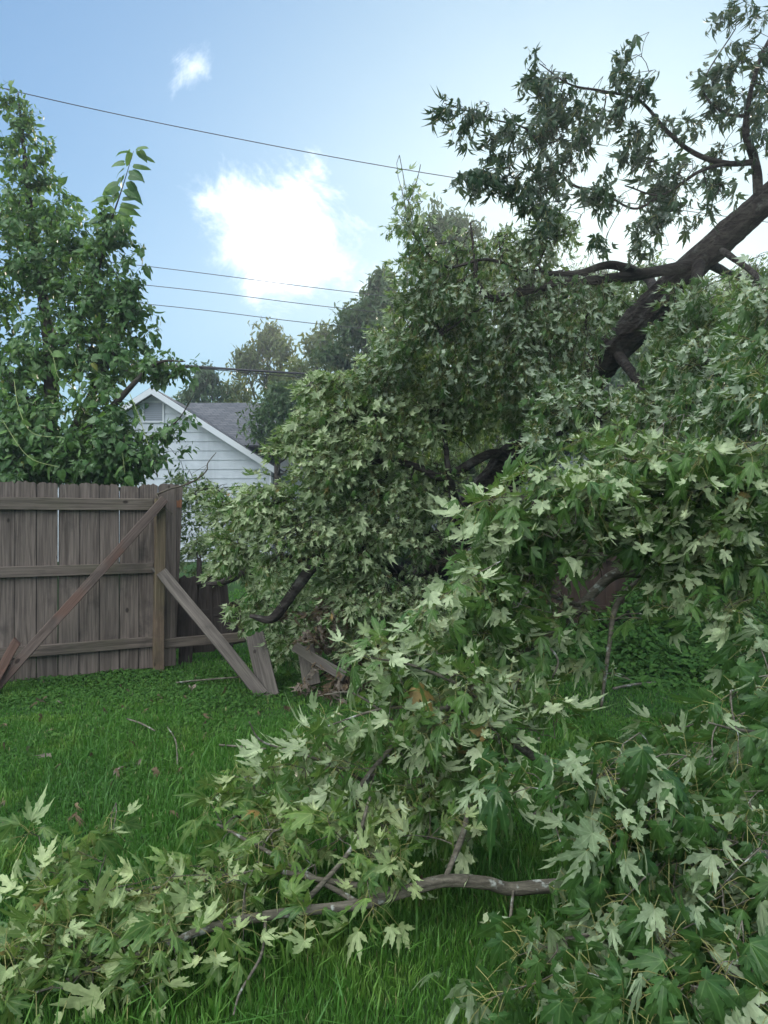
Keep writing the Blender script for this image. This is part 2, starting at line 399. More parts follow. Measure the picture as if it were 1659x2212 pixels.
def fixwind(V3, T):
    a, b, c_ = V3[T[:, 0], :2], V3[T[:, 1], :2], V3[T[:, 2], :2]
    s = (b[:, 0] - a[:, 0]) * (c_[:, 1] - a[:, 1]) - (b[:, 1] - a[:, 1]) * (c_[:, 0] - a[:, 0])
    T = T.copy(); T[s < 0] = T[s < 0][:, [0, 2, 1]]; return T
def make_set(lod, n, droop=.35, fold=.3, curl=.18, kind='maple'):
    out = []
    for i in range(n):
        if kind == 'maple': V, A, T = maple_template(lod, 100 + i)
        else:
            if kind == 'heart': prof = [(-.02, 0), (-.10, .16), (-.06, .32), (.14, .43), (.42, .40), (.68, .24), (.86, .10)]
            elif kind == 'round': prof = [(0, 0), (.1, .3), (.4, .42), (.75, .28)]
            else: prof = [(0, 0), (.25, .20), (.55, .24), (.8, .12)]
            V = [(0, 0)]; A = [1.0]; T = []
            ys = [p[0] for p in prof[1:]]; k = len(ys)
            for p in prof[1:]: V.append((0, max(p[0], .03 * len(V)))); A.append(1.0)
            V.append((0, 1.0)); A.append(.9); tip = k + 1
            for sg in (-1, 1):
                b0 = len(V)
                for p in prof[1:]: V.append((sg * p[1], p[0])); A.append(0.0)
                T.append((0, b0, 1))
                for j in range(k - 1): T += [(j + 1, b0 + j, b0 + j + 1), (j + 1, b0 + j + 1, j + 2)]
                T.append((k, b0 + k - 1, tip))
            V = np.array(V); A = np.array(A); T = np.array(T)
        V3 = warp(V, 500 + i, droop, fold, curl)
        out.append((V3, A, fixwind(np.c_[V, np.zeros(len(V))], T)))
    return out
SETS = {
    'maple0': make_set(0, 18, .5, .6, .36), 'maple0_limp': make_set(0, 16, .8, .65, .4), 'maple1': make_set(1, 10, .7, .75, .35), 'maple2': make_set(2, 8, .6, .4, .25),
    'heart': make_set(0, 8, .4, .35, .12, 'heart'), 'round': make_set(0, 4, .3, .3, .1, 'round'), 'oval': make_set(0, 5, .4, .4, .15, 'oval'),
    'curl': make_set(1, 8, 1.3, 1.0, .7),
}
def stamp(geo, sset, pos, dirs, normals, size, rnd, arg=rng):
    """put one leaf per row: base at pos, tip along dirs, upper face along normals"""
    n = len(pos)
    if n == 0: return
    d = nrm(dirs); nn = normals - d * np.sum(normals * d, 1, keepdims=True); nn = nrm(nn); s = np.cross(d, nn)
    var = arg.integers(0, len(sset), n)
    for k, (V, A, T) in enumerate(sset):
        m = np.where(var == k)[0]
        if len(m) == 0: continue
        v = pos[m][:, None, :] + size[m][:, None, None] * (V[None, :, 0:1] * s[m][:, None] + V[None, :, 1:2] * d[m][:, None] + V[None, :, 2:3] * nn[m][:, None])
        idx = T[None] + (np.arange(len(m)) * len(V))[:, None, None]
        geo.add(v, idx, np.full(len(m) * len(T), 3), rnd=np.repeat(rnd[m], len(V)), vein=np.tile(A, len(m)))

def petioles(geo, a, b, r=.0011):
    """thin arched stalks from a to b, three-sided"""
    n = len(a)
    if n == 0: return
    mid = (a + b) / 2 + np.array([0, 0, 1.0]) * (np.linalg.norm(b - a, axis=1, keepdims=True) * .10)
    t = nrm(b - a); u = nrm(np.cross(t, np.array([.3, .2, 1.0]))); w_ = np.cross(t, u)
    rings = []
    for p in (a, mid, b):
        for k in range(3):
            an = k * 2 * np.pi / 3
            rings.append(p + r * (math.cos(an) * u + math.sin(an) * w_))
    v = np.stack(rings, 1)
    q = []
    for s_ in range(2):
        for k in range(3): q.append([s_ * 3 + k, s_ * 3 + (k + 1) % 3, s_ * 3 + 3 + (k + 1) % 3, s_ * 3 + 3 + k])
    q = np.array(q); idx = q[None] + (np.arange(n) * 9)[:, None, None]
    geo.add(v, idx, np.full(n * 6, 4), rnd=np.repeat(rng.random(n), 9))

# ------------------------------------------------------------------ branching
def grow(skel, targets, wood, twig_r=.0018, sides=4, seg=3, sag=.12, rpow=.45, maxr=.03, wiggle=.05):
    """join every target to the nearest wood already there; returns the direction of the last piece at each target"""
    base = []
    for s in skel:
        base.append(s[:, :3])
    nodes = np.concatenate(base); nb = len(nodes)
    par = [-1] * nb
    T = np.asarray(targets)
    dist = np.array([np.min(np.linalg.norm(nodes - t, axis=1)) for t in T])
    order = np.argsort(dist)
    cap = nb + len(T) * seg
    arr = np.zeros((cap, 3)); arr[:nb] = nodes; cnt = nb
    chains = []; enddir = np.zeros_like(T)
    for oi in order:
        t = T[oi]
        d = np.linalg.norm(arr[:cnt] - t, axis=1)
        j = int(np.argmin(d + (np.arange(cnt) >= nb) * .02)); p0 = arr[j].copy(); L_ = d[j]
        ids = [j]; prev = p0
        side = rng.normal(0, 1, 3) * L_ * wiggle
        for k in range(1, seg + 1):
            f = k / seg
            q = p0 + (t - p0) * f + side * math.sin(math.pi * f) + np.array([0, 0, 1]) * (sag * L_ * math.sin(math.pi * f))
            arr[cnt] = q; par.append(ids[-1]); ids.append(cnt); cnt += 1
        enddir[oi] = arr[cnt - 1] - arr[ids[-2]]
        chains.append(ids)
    count = np.zeros(cnt)
    for ids in chains: count[ids[-1]] += 1
    for i in range(cnt - 1, nb - 1, -1):
        if par[i] >= nb: count[par[i]] += count[i]
    rad = np.minimum(twig_r * np.maximum(count, 1) ** rpow, maxr)
    for ids in chains:
        rr = rad[ids[1:]]; r0 = rr[0] * 1.02
        tube(wood, arr[ids], np.concatenate([[r0], rr]), sides, cap=False)
    return nrm(enddir)

def blob_points(blobs, shell=.25):
    """blobs (u,v,Y, ru,rv, rY, n): ellipsoids of crown at real distances"""
    pts, outs = [], []
    for u, v, Y, ru, rv, rY, n in blobs:
        n = int(n)
        c0 = P(u, v, Y)
        d = nrm(rng.normal(0, 1, (n, 3))); r = (shell ** 3 + (1 - shell ** 3) * rng.random(n)) ** (1 / 2.6)
        r = np.where(rng.random(n) < .12, r * rng.uniform(1.0, 1.35, n), r)
        p = c0 + d * r[:, None] * np.array([ru * K * Y, rY, rv * K * Y])
        o = nrm(d + np.array([0, 0, .35]))
        m = p[:, 2] > .04
        pts.append(p[m]); outs.append(o[m])
    return np.concatenate(pts), np.concatenate(outs)

def sprigs(leafgeo, petgeo, pts, dirs, outs, sset, size=(.085, .13), n=(6, 10), droop=.6, flip=.6, spread=.8, petl=(.04, .09), wind=(0, 0, 0), back=.14, sink=.03, bias=(0, 0, 0)):
    """leaf clusters at twig ends: opposite pairs on long stalks, blades hanging"""
    A, B, D, NN, SZ, RN = [], [], [], [], [], []
    wind = np.array(wind, float)
    for p, t, o in zip(pts, dirs, outs):
        k = rng.integers(n[0], n[1] + 1); t = nrm(t * .7 + o * .5)
        u = nrm(np.cross(t, rng.normal(0, 1, 3))); w_ = np.cross(t, u)
        cr = rng.random()
        for i in range(k):
            an = i * math.pi + (i // 2) * 1.6 + rng.normal(0, .3)
            f = (i // 2) / max(1, (k - 1) // 2)
            a = p - t * back * f * rng.uniform(.7, 1.1)
            rad = math.cos(an) * u + math.sin(an) * w_
            pd = nrm(t * (.75 - .35 * f) + rad * spread + np.array([0, 0, .25]) + rng.normal(0, .15, 3))
            pl = rng.uniform(*petl) * (1 + .3 * f)
            b = a + pd * pl + np.array([0, 0, -sink])
            d = nrm(pd * (1 - droop) + np.array([0, 0, -1.0]) * droop + wind + rng.normal(0, .22, 3))
            nn = nrm(o * .8 + np.array([0, 0, .7]) * (1 - .5 * droop) + rng.normal(0, .38, 3))
            if bias[1]: nn = nrm(nn + np.array(bias))
            if rng.random() < flip: nn = -nn
            A.append(a); B.append(b); D.append(d); NN.append(nn)
            SZ.append(rng.uniform(*size) * (.62 + .38 * f + np.clip(rng.normal(0, .12), -.25, .2))); RN.append(np.clip(.6 * cr + .4 * rng.random(), 0, 1) if rng.random() > .003 else .99)
    A, B, D, NN = map(np.array, (A, B, D, NN))
    m = B[:, 2] > .03
    A, B, D, NN = A[m], B[m], D[m], NN[m]; SZ = np.array(SZ)[m]; RN = np.array(RN)[m]
    if petgeo is not None: petioles(petgeo, A, B, .0011)
    stamp(leafgeo, sset, B, D, NN, SZ, RN)
    return len(A)
NLEAF = 0
def spray_plan(pts, outs, flow, length=(.18, .42), **_):
    """the shoots' directions and lengths; returns their feet, set back so that the leaves fill the place asked for"""
    f = nrm(np.array(flow, float) + outs * .55 + rng.normal(0, .3, pts.shape)); L_ = rng.uniform(*length, len(pts))
    a = pts - f * (L_ * .68)[:, None]; a[:, 2] = np.maximum(a[:, 2], .05)
    return a, f, L_
def spray_chains(pts, dirs, outs, wood, fs, Ls, k=4, grav=.5, r0=.0024, **_):
    """a leafy shoot from every anchor: arched wood with leaf nodes along it, the fullest at its tip"""
    NP, ND, NO, TIP = [], [], [], []
    for p, d, o, f, L_ in zip(pts, dirs, outs, fs, Ls):
        line = [p]
        for i in range(1, k + 1):
            s_ = L_ * i / k; line.append(p + f * s_ - np.array([0, 0, 1.0]) * grav * s_ * s_ + rng.normal(0, .006, 3))
        line = np.array(line); line[:, 2] = np.maximum(line[:, 2], .03)
        tube(wood, line, np.linspace(r0, .0012, k + 1), 4, cap=False)
        for i in range(1, k + 1):
            NP.append(line[i]); ND.append(nrm(line[i] - line[i - 1])); NO.append(o); TIP.append(i == k)
    return np.array(NP), np.array(ND), np.array(NO), np.array(TIP)
def bough(parent, name, skels, blobs, bscale=1.0, flow=(-.6, -.1, -.1), spray=None, div=2.4, label=None, leafmat='maple', bark='limb', sset='maple1', sprig=None, dens=1.0, wood_sides=8, grow_kw=None, shell=.25, pet=True, extra=None, foliage_name='foliage'):
    """one limb of a tree: wood as a part, its leaves and stalks as sub-parts"""
    global NLEAF
    wood = Geo()
    paths = []
    for s in skels:
        q = path(s) if not isinstance(s, np.ndarray) else s
        paths.append(q); big_ = q[0, 3] > .02; tube(wood, q[:, :3], q[:, 3], 20 if big_ else wood_sides, rough=.22, ridge=.16 if big_ else 0)
    tw = Geo()
    bl = [(*b[:3], b[3] * bscale, b[4] * bscale, b[5] * bscale, max(1, round(b[6] * dens / div))) for b in blobs]
    pts, outs = blob_points(bl, shell)
    pts, fs, Ls = spray_plan(pts, outs, flow, **(spray or {}))
    dirs = grow(paths, pts, tw, **(grow_kw or {}))
    sp_, sd__, so_, tip = spray_chains(pts, dirs, outs, tw, fs, Ls, **(spray or {}))
    wood.v += tw.v; wood.l += [x + wood.n for x in tw.l]; wood.t += tw.t
    for k in wood.a: wood.a[k] += tw.a[k]
    wood.n += tw.n
    o = link(name, wood.mesh(name, M[bark], True), parent)
    if label: o['label'] = label
    lg, pg = Geo(), Geo()
    sk = dict(sprig or {}); nr = sk.get('n', (6, 10))
    NLEAF += sprigs(lg, pg if pet else None, sp_[~tip], sd__[~tip], so_[~tip], SETS[sset], **{**sk, 'n': (2, 4), 'back': .02})
    NLEAF += sprigs(lg, pg if pet else None, sp_[tip], sd__[tip], so_[tip], SETS[sset], **{**sk, 'n': (nr[0] - 1, nr[1] - 2), 'back': .05})
    nf = sum(len(x) for x in lg.t)
    if pet and pg.v:
        lg.v += pg.v; lg.l += [x + lg.n for x in pg.l]; lg.t += pg.t
        for k in lg.a: lg.a[k] += pg.a[k]
        lg.n += pg.n
    me = lg.mesh(foliage_name, M[leafmat]); me.materials.append(M['petiole'])
    mi = np.zeros(len(me.polygons), dtype=np.int32); mi[nf:] = 1; me.polygons.foreach_set('material_index', mi)
    f = link(foliage_name, me, o)
    return o

# ================================================================== SETTING: ground
def gz(x, y): return .035 * mnoise.noise(Vector((x * .35, y * .35, 0))) + .012 * mnoise.noise(Vector((x * 1.6, y * 1.6, 3)))
g = Geo()
xs = np.concatenate([[-400, -120, -50, -25], np.linspace(-12, 14, 105), [30, 60, 150, 400]])
ys = np.concatenate([[-60, -15, -4], np.linspace(-1, 16, 70), [22, 35, 60, 120, 300, 900]])
gx, gy = np.meshgrid(xs, ys)
gzv = np.array([gz(x, y) if abs(x) < 16 and y < 20 else 0 for x, y in zip(gx.ravel(), gy.ravel())])
nx = len(xs)
i, j = np.meshgrid(np.arange(len(ys) - 1), np.arange(nx - 1), indexing='ij')
a = i * nx + j
g.add(np.stack([gx.ravel(), gy.ravel(), gzv], 1), np.stack([a, a + 1, a + nx + 1, a + nx], -1).reshape(-1), np.full((len(ys) - 1) * (nx - 1), 4))
tag(link('lawn', g.mesh('lawn', M['soil'], True)), kind='structure')

# ---- grass blades: one uncountable mass
def blades(n, xr, yr, hgt, wid, lean=.5, rr=None):
    x = rng.uniform(*xr, n); y = rng.uniform(*yr, n)
    k = np.abs(x) < (.60 * y + .5); x, y = x[k], y[k]
    cl = np.array([mnoise.noise(Vector((a * 1.3, b * 1.3, 7))) for a, b in zip(x, y)])
    n = len(x)
    z = np.array([gz(a, b) for a, b in zip(x, y)])
    h = rng.uniform(hgt * .45, hgt, n) * (1 + .55 * cl) * (1 + 1.3 * (rng.random(n) > .985)); an = rng.uniform(0, 2 * np.pi, n)
    ln = rng.uniform(.1, 1.0, n) * lean * h; dx, dy = np.cos(an), np.sin(an)
    wn = an + np.pi / 2 + rng.normal(0, .5, n); wx, wy = np.cos(wn) * wid / 2, np.sin(wn) * wid / 2
    ws = rng.uniform(.6, 1.4, n); wx *= ws; wy *= ws
    p0 = np.stack([x, y, z - .005], 1); W = np.stack([wx, wy, np.zeros(n)], 1)
    D = np.stack([dx, dy, np.zeros(n)], 1); Z = np.array([0, 0, 1.0])
    m1 = p0 + D * (ln * .25)[:, None] + Z * (h * .55)[:, None]
    t = p0 + D * (ln * 1.0)[:, None] + Z * (h * (1 - .25 * ln / h))[:, None]
    v = np.stack([p0 - W, p0 + W, m1 + W * .85, m1 - W * .85, t], 1)
    f4 = np.array([0, 1, 2, 3]); f3 = np.array([3, 2, 4])
    idx = np.concatenate([f4, f3])[None] + (np.arange(n) * 5)[:, None]
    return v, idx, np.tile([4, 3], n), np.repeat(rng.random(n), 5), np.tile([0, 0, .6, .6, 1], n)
gr = Geo()
for args in [(120000, (-2.6, 2.6), (1.7, 3.4), .062, .0042), (150000, (-4, 4), (3.2, 5.6), .050, .0055), (100000, (-5.5, 5.5), (5.4, 8.6), .045, .008), (40000, (-3, 9), (8.4, 15), .06, .016)]:
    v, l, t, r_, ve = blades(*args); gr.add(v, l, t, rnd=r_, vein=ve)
# long coarse blades in front
v, l, t, r_, ve = blades(5200, (-2.4, 2.2), (1.7, 5.0), .17, .007, 1.0); gr.add(v, l, t, rnd=r_ * .9, vein=ve)
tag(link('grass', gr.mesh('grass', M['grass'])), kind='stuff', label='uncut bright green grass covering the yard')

# ---- ground cover: low broad leaves by the fence and under the tree at right
def cover(regions, name, label, mat='ivy', size=(.018, .04)):
    g = Geo()
    for cx, cy_, rx, ry, h, n in regions:
        a = rng.uniform(0, 2 * np.pi, n); r = np.sqrt(rng.random(n)) ; x = cx + rx * r * np.cos(a); y = cy_ + ry * r * np.sin(a)
        bump = np.array([.5 + mnoise.noise(Vector((p * 1.8, q * 1.8, 5))) for p, q in zip(x, y)])
        z = rng.uniform(.01, 1, n) ** .6 * h * np.clip(bump, .15, 1.3) * (1 - .6 * r ** 3) + .012
        pos = np.stack([x, y, z + .0], 1)
        d = nrm(np.stack([rng.normal(0, 1, n), rng.normal(0, 1, n), rng.normal(-.15, .35, n)], 1)); nn = nrm(np.stack([rng.normal(0, .4, n), rng.normal(-.15, .4, n), np.ones(n)], 1))
        stamp(g, SETS['round'], pos, d, nn, rng.uniform(*size, n) * (1 if h < .12 else 1.5), rng.random(n))
    tag(link(name, g.mesh(name, M[mat])), kind='stuff', label=label)
cover([(-1.6, 4.2, 2.6, 1.6, .05, 5000), (-1.2, 3.3, 1.6, .9, .045, 2000), (1.2, 5.2, 2.0, 1.4, .05, 4000), (-3.2, 6.7, 1.6, .9, .075, 7000), (-1.9, 6.6, 1.7, .8, .07, 7000), (-.2, 6.9, 1.2, .8, .06, 3000), (-1.6, 4.8, 1.6, 1.2, .045, 2600)], 'ground_cover', 'low round leaved weeds in the grass along the foot of the fence')
cover([(4.9, 9.3, 2.4, .8, 1.5, 9000), (2.4, 8.6, 1.6, .5, .5, 4000), (3.2, 7.6, 1.9, .8, .42, 9000), (4.7, 7.4, 1.4, .9, .55, 6000), (1.9, 7.9, 1.0, .6, .3, 3000), (3.4, 6.8, 1.6, .4, .16, 3000)], 'undergrowth', 'dark leafy undergrowth at the back of the yard beyond the leaning tree', size=(.035, .06))

# ---- leaf litter and dead twigs on the grass
g = Geo()
n = 130
x = rng.uniform(-3.2, 1.4, n); y = rng.uniform(3, 6.8, n)
stamp(g, SETS['curl'], np.stack([x, y, np.full(n, .06)], 1), nrm(rng.normal(0, 1, (n, 3)) * [1, 1, .3]), nrm(rng.normal(0, .5, (n, 3)) + [0, 0, 1]), rng.uniform(.04, .07, n), rng.random(n))
tag(link('leaf_litter', g.mesh('leaf_litter', M['withered'])), kind='stuff', label='dry curled leaves scattered on the grass')
g = Geo(); n = 70
x = rng.uniform(-2.4, 1.2, n); y = rng.uniform(2.2, 6.2, n); k = x > -1.6 + (y - 4) * .45; x, y = x[k], y[k]; n = len(x)
nn = rng.normal(0, .45, (n, 3)) + [0, 0, 1]; nn[rng.random(n) < .5] *= -1
stamp(g, SETS['maple0'], np.stack([x, y, np.full(n, .065)], 1), nrm(rng.normal(0, 1, (n, 3)) * [1, 1, .25]), nrm(nn), rng.uniform(.05, .11, n), rng.random(n) * .9)
tag(link('fallen_leaves', g.mesh('fallen_leaves', M['maple'])), kind='stuff', label='loose green maple leaves dropped on the grass')
for lab, rows in [
    ('thin straight dead twig on the grass beyond the middle of the lawn', [(520, 1462, 0, .007), (440, 1468, 0, .008), (380, 1474, 0, .006)]),
    ('short pale twig lying aslant in the open lawn', [(275, 1552, 0, .005), (305, 1562, 0, .006), (335, 1578, 0, .005)]),
    ('curved dead twig lying along the lawn', [(362, 1570, 0, .004), (380, 1600, 0, .005), (384, 1650, 0, .005)]),
    ('short grey twig at the edge of the fallen foliage', [(474, 1608, 0, .006), (520, 1612, 0, .007), (575, 1617, 0, .005)]),
    ('bleached stick lying before the undergrowth at the right', [(1325, 1487, 0, .012), (1370, 1478, 0, .012), (1415, 1474, 0, .009)])]:
    pr = []
    for u, v, _, r in rows:
        Y = G(v); Y = Y * (1 - .055 / EYE); pr.append([*(P(u, v, Y)[:2]), .055, r])
    tg = Geo(); q = smooth_path(pr, 5); tube(tg, q[:, :3], q[:, 3], 6, rough=.3)
    o = link('twig', tg.mesh('twig', M['limb'], True)); tag(o, lab, 'twig', 'dead twigs on the grass')

# ================================================================== FENCE
def board_mesh(name, L_, W_, T_, mat, dog=0.0, jag=0.0, broken=0.0, warpx=0.0, segs=8):
    """board: length along local z from 0, width x, thickness y; dog-eared or splintered top"""
    g = Geo(); xs = np.linspace(-W_ / 2, W_ / 2, 9); nz = segs
    rg = np.random.default_rng(int(L_ * 1000) + int(rng.integers(1000)))
    tops = []
    for x in xs:
        t = L_
        e = W_ / 2 - abs(x)
        if dog and e < dog: t -= (dog - e) * 1.0
        t += rg.normal(0, jag)
        if broken: t -= broken * rg.random()
        tops.append(t)
    prof = []
    for k in range(nz + 1):
        f = k / nz
        prof.append([(x + warpx * math.sin(f * 3.1) , f * t if k == nz else min(f * L_, t * .98)) for x, t in zip(xs, tops)])
    pr = np.array(prof)          # nz+1, 9, 2
    wob = rg.normal(0, .0012, pr.shape[:2])
    vf = np.stack([pr[..., 0], -T_ / 2 + wob, pr[..., 1]], -1).reshape(-1, 3); vb = np.stack([pr[..., 0], T_ / 2 + wob, pr[..., 1]], -1).reshape(-1, 3)
    nxs = len(xs); n = len(vf)
    i, j = np.meshgrid(np.arange(nz), np.arange(nxs - 1), indexing='ij'); a = i * nxs + j
    F = np.stack([a, a + 1, a + nxs + 1, a + nxs], -1).reshape(-1, 4); Bk = F[:, ::-1] + n
    ring = [k for k in range(nxs)] + [(k + 1) * nxs + nxs - 1 for k in range(nz)] + [nz * nxs + k for k in range(nxs - 2, -1, -1)] + [k * nxs for k in range(nz - 1, 0, -1)]
    S = [[ring[(k + 1) % len(ring)], ring[k], ring[k] + n, ring[(k + 1) % len(ring)] + n] for k in range(len(ring))]
    q = np.concatenate([F, Bk, np.array(S)])
    g.add(np.concatenate([vf, vb]), q.reshape(-1), np.full(len(q), 4))
    return g.mesh(name, M[mat])
def box_mesh(name, L_, W_, T_, mat, bev=.004, jagtop=0.0):
    """beam along local z with bevelled long edges"""
    g = Geo(); b = bev; hw, ht = W_ / 2, T_ / 2
    prof = [(-hw + b, -ht), (hw - b, -ht), (hw, -ht + b), (hw, ht - b), (hw - b, ht), (-hw + b, ht), (-hw, ht - b), (-hw, -ht + b)]
    nz = 10; V = []
    ph = rng.uniform(0, 6)
    for k in range(nz + 1):
        z = L_ * k / nz; ox = .003 * math.sin(k * .7 + ph); 
        for jx, (x, y) in enumerate(prof): V.append((x + ox + rng.normal(0, .0006), y + rng.normal(0, .0006), z + (rng.uniform(-jagtop, jagtop * .2) if k == nz else 0)))
    i, j = np.meshgrid(np.arange(nz), np.arange(8), indexing='ij'); a = i * 8 + j; c_ = i * 8 + (j + 1) % 8
    q = np.stack([a, c_, c_ + 8, a + 8], -1).reshape(-1)
    g.add(np.array(V), np.concatenate([q, np.arange(8)[::-1], nz * 8 + np.arange(8)]), [4] * (nz * 8) + [8, 8])
    return g.mesh(name, M[mat])
def orient(zdir, face):
    """rotation whose z runs along zdir and whose -y looks along face"""
    z = Vector(zdir).normalized(); y = -Vector(face); y = (y - z * y.dot(z)).normalized(); x = y.cross(z)
    return Matrix((x, y, z)).transposed().to_quaternion()
def board_between(name, a, b, W_, T_, mat, parent=None, face=(0, -1, 0), kind='box', **kw):
    a, b = Vector(a), Vector(b); L_ = (b - a).length
    me = board_mesh(name, L_, W_, T_, mat, **kw) if kind == 'board' else box_mesh(name, L_, W_, T_, mat, **kw)
    return link(name, me, parent, loc=a, rot=orient(b - a, face))

# the fence line: read off where it meets the grass
FA = np.array([-3.72, 6.55]); FB = np.array([-2.215, 7.38])
fdir = (FB - FA) / np.linalg.norm(FB - FA); fnorm = np.array([fdir[1], -fdir[0]])   # towards the yard
if fnorm[1] > 0: fnorm = -fnorm
yard = (fnorm[0], fnorm[1], 0)
FH = 1.835
fence = empty('wooden_fence', (FA[0], FA[1], 0))
tag(fence, 'weathered grey brown picket fence panel standing at the left edge of the lawn', 'fence', 'runs of the old yard fence')
flen = np.linalg.norm(FB - FA)
pw = .182; s = -1.6; kx = 0
while s < flen + .02:
    c = FA + fdir * (s + pw / 2); dz = rng.normal(0, .008)
    L_ = FH + dz; lean = rng.normal(0, .0015); c = c + fnorm * (.003 * (kx % 2))
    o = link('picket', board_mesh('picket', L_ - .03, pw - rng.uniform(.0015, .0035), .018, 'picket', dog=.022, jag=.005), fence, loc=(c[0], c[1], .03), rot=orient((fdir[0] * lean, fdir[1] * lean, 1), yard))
    s += pw; kx += 1
def onf(s, z, off=.0): p = FA + fdir * s + fnorm * off; return (p[0], p[1], z)
for z, W_ in ((1.645, .115), (1.02, .10), (.30, .10)):
    board_between('rail', onf(-1.7, z, .032), onf(flen - .1, z + rng.normal(0, .006), .032), W_, .04, 'rail', fence, face=yard)
post = board_between('post', onf(flen - .055, -.1, .105), onf(flen - .04, 1.70, .105), .095, .095, 'post', fence, face=yard, bev=.006)
# broken run beyond the post
bf = empty('broken_fence', tuple(onf(flen + .2, 0, 0)))
tag(bf, 'smashed stretch of picket fence crushed under the fallen tree beside the standing panel', 'fence', 'runs of the old yard fence')
def PB(u, v, Y): return tuple(P(u, v, Y))
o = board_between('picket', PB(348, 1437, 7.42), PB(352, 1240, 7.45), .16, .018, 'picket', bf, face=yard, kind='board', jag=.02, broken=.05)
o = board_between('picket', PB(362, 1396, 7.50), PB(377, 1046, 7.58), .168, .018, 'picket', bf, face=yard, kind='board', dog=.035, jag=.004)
pa = Vector(PB(377, 1046, 7.58)); pb = Vector(PB(362, 1396, 7.50)); ax_ = (pb - pa).normalized()
for s0, s1, dx in ((.16, .235, .0), (1.07, 1.15, -.045)):
    q0 = pa + ax_ * s0 + Vector(yard) * .0125 + Vector((dx, 0, 0)); q1 = pa + ax_ * s1 + Vector(yard) * .0125 + Vector((dx, 0, 0))
    t_ = link('split_patch', board_mesh('split_patch', (q1 - q0).length, .155 if dx == 0 else .07, .004, 'orange_patch', jag=.008, broken=.02, segs=2), bf, loc=q1, rot=orient(q0 - q1, yard))
    t_['label'] = 'orange bare wood where the picket split'
board_between('rail', PB(336, 1392, 7.36), PB(532, 1374, 7.75), .095, .04, 'rail', bf, face=yard, jagtop=.03)
# dark crushed pickets leaning behind the rail
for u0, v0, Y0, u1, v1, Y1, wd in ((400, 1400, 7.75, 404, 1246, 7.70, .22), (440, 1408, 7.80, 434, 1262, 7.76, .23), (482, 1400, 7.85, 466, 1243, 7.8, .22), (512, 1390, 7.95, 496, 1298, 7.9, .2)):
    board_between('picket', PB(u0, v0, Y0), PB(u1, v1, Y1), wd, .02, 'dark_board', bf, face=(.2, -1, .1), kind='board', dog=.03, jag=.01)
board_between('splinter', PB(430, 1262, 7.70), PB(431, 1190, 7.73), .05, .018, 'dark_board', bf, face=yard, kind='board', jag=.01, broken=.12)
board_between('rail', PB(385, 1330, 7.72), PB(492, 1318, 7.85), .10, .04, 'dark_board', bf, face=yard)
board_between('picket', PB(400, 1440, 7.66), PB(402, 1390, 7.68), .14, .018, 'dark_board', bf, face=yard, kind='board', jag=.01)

def loose(name, label, cat, a, b, W_, T_, mat, group, kind='box', face=(0, -1, .2), **kw):
    o = board_between(name, a, b, W_, T_, mat, None, face, kind, **kw); tag(o, label, cat, group); return o
GB = 'loose boards propped and fallen round the fence'
loose('brace_board', 'long reddish brown board propped diagonally from the grass up to the post top', 'board', PB(-22, 1500, 6.30), PB(356, 1078, 7.20), .085, .038, 'brace', GB, face=(.5, -1, .3))
loose('split_board', 'short split reddish board leaning in the bottom left corner of the fence', 'board', PB(-28, 1500, 6.20), PB(40, 1380, 6.48), .075, .03, 'rust_board', GB, jagtop=.05, face=(.5, -1, .3))
loose('brace_board', 'grey board sloping down from the fence post to the foot of the leaning plank', 'board', PB(568, 1502, 6.30), PB(338, 1222, 7.30), .11, .038, 'grey_board', GB, jagtop=.07, face=(.25, -1, .35))
loose('plank', 'wide grey plank leaning steeply out of the leaves with its foot at the sloping board', 'plank', PB(583, 1507, 6.26), PB(550, 1368, 6.85), .17, .02, 'grey_board', GB, kind='board', jag=.012, broken=.05, face=(0, -1, .1))
loose('plank', 'short upright grey plank half buried in withered leaves', 'plank', PB(674, 1480, 6.28), PB(660, 1396, 6.5), .15, .02, 'grey_board', GB, kind='board', jag=.004, face=(0, -1, .1))
loose('plank', 'grey fence rail lying aslant over the short plank into the withered leaves', 'board', PB(745, 1462, 6.1), PB(636, 1396, 6.32), .085, .038, 'grey_board', GB, face=(0, -1, .2))
tg = Geo()
for rows in ([(338, 1068, 7.30, .010), (370, 1055, 7.32, .010), (405, 1046, 7.34, .009), (432, 1030, 7.36, .008), (447, 1015, 7.37, .007), (449, 1000, 7.38, .006), (467, 977, 7.40, .003)], [(395, 1049, 7.34, .007), (412, 1040, 7.40, .005), (436, 1036, 7.45, .003)], [(338, 1068, 7.30, .010), (352, 1092, 7.22, .009), (372, 1110, 7.2, .006)]):
    q = path(rows, 4); tube(tg, q[:, :3], q[:, 3], 6, rough=.35)
tag(link('twig', tg.mesh('twig', M['twig'], True)), 'crooked bare dark twig caught on the fence post top against the house', 'twig', 'dead twigs round the fence')
# run of fence across the back right, seen in gaps under the limb
rf = empty('wooden_fence', (1.9, 9.2, 0)); tag(rf, 'reddish brown picket fence glimpsed through the leaves at the back of the yard', 'fence', 'runs of the old yard fence')
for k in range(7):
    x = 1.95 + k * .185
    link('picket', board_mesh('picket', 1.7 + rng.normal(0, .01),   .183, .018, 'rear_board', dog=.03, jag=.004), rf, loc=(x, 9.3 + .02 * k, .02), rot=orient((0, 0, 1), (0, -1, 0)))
for z in (.35, 1.0, 1.5): board_between('rail', (1.85, 9.27, z), (3.2, 9.41, z), .09, .04, 'rear_board', rf)

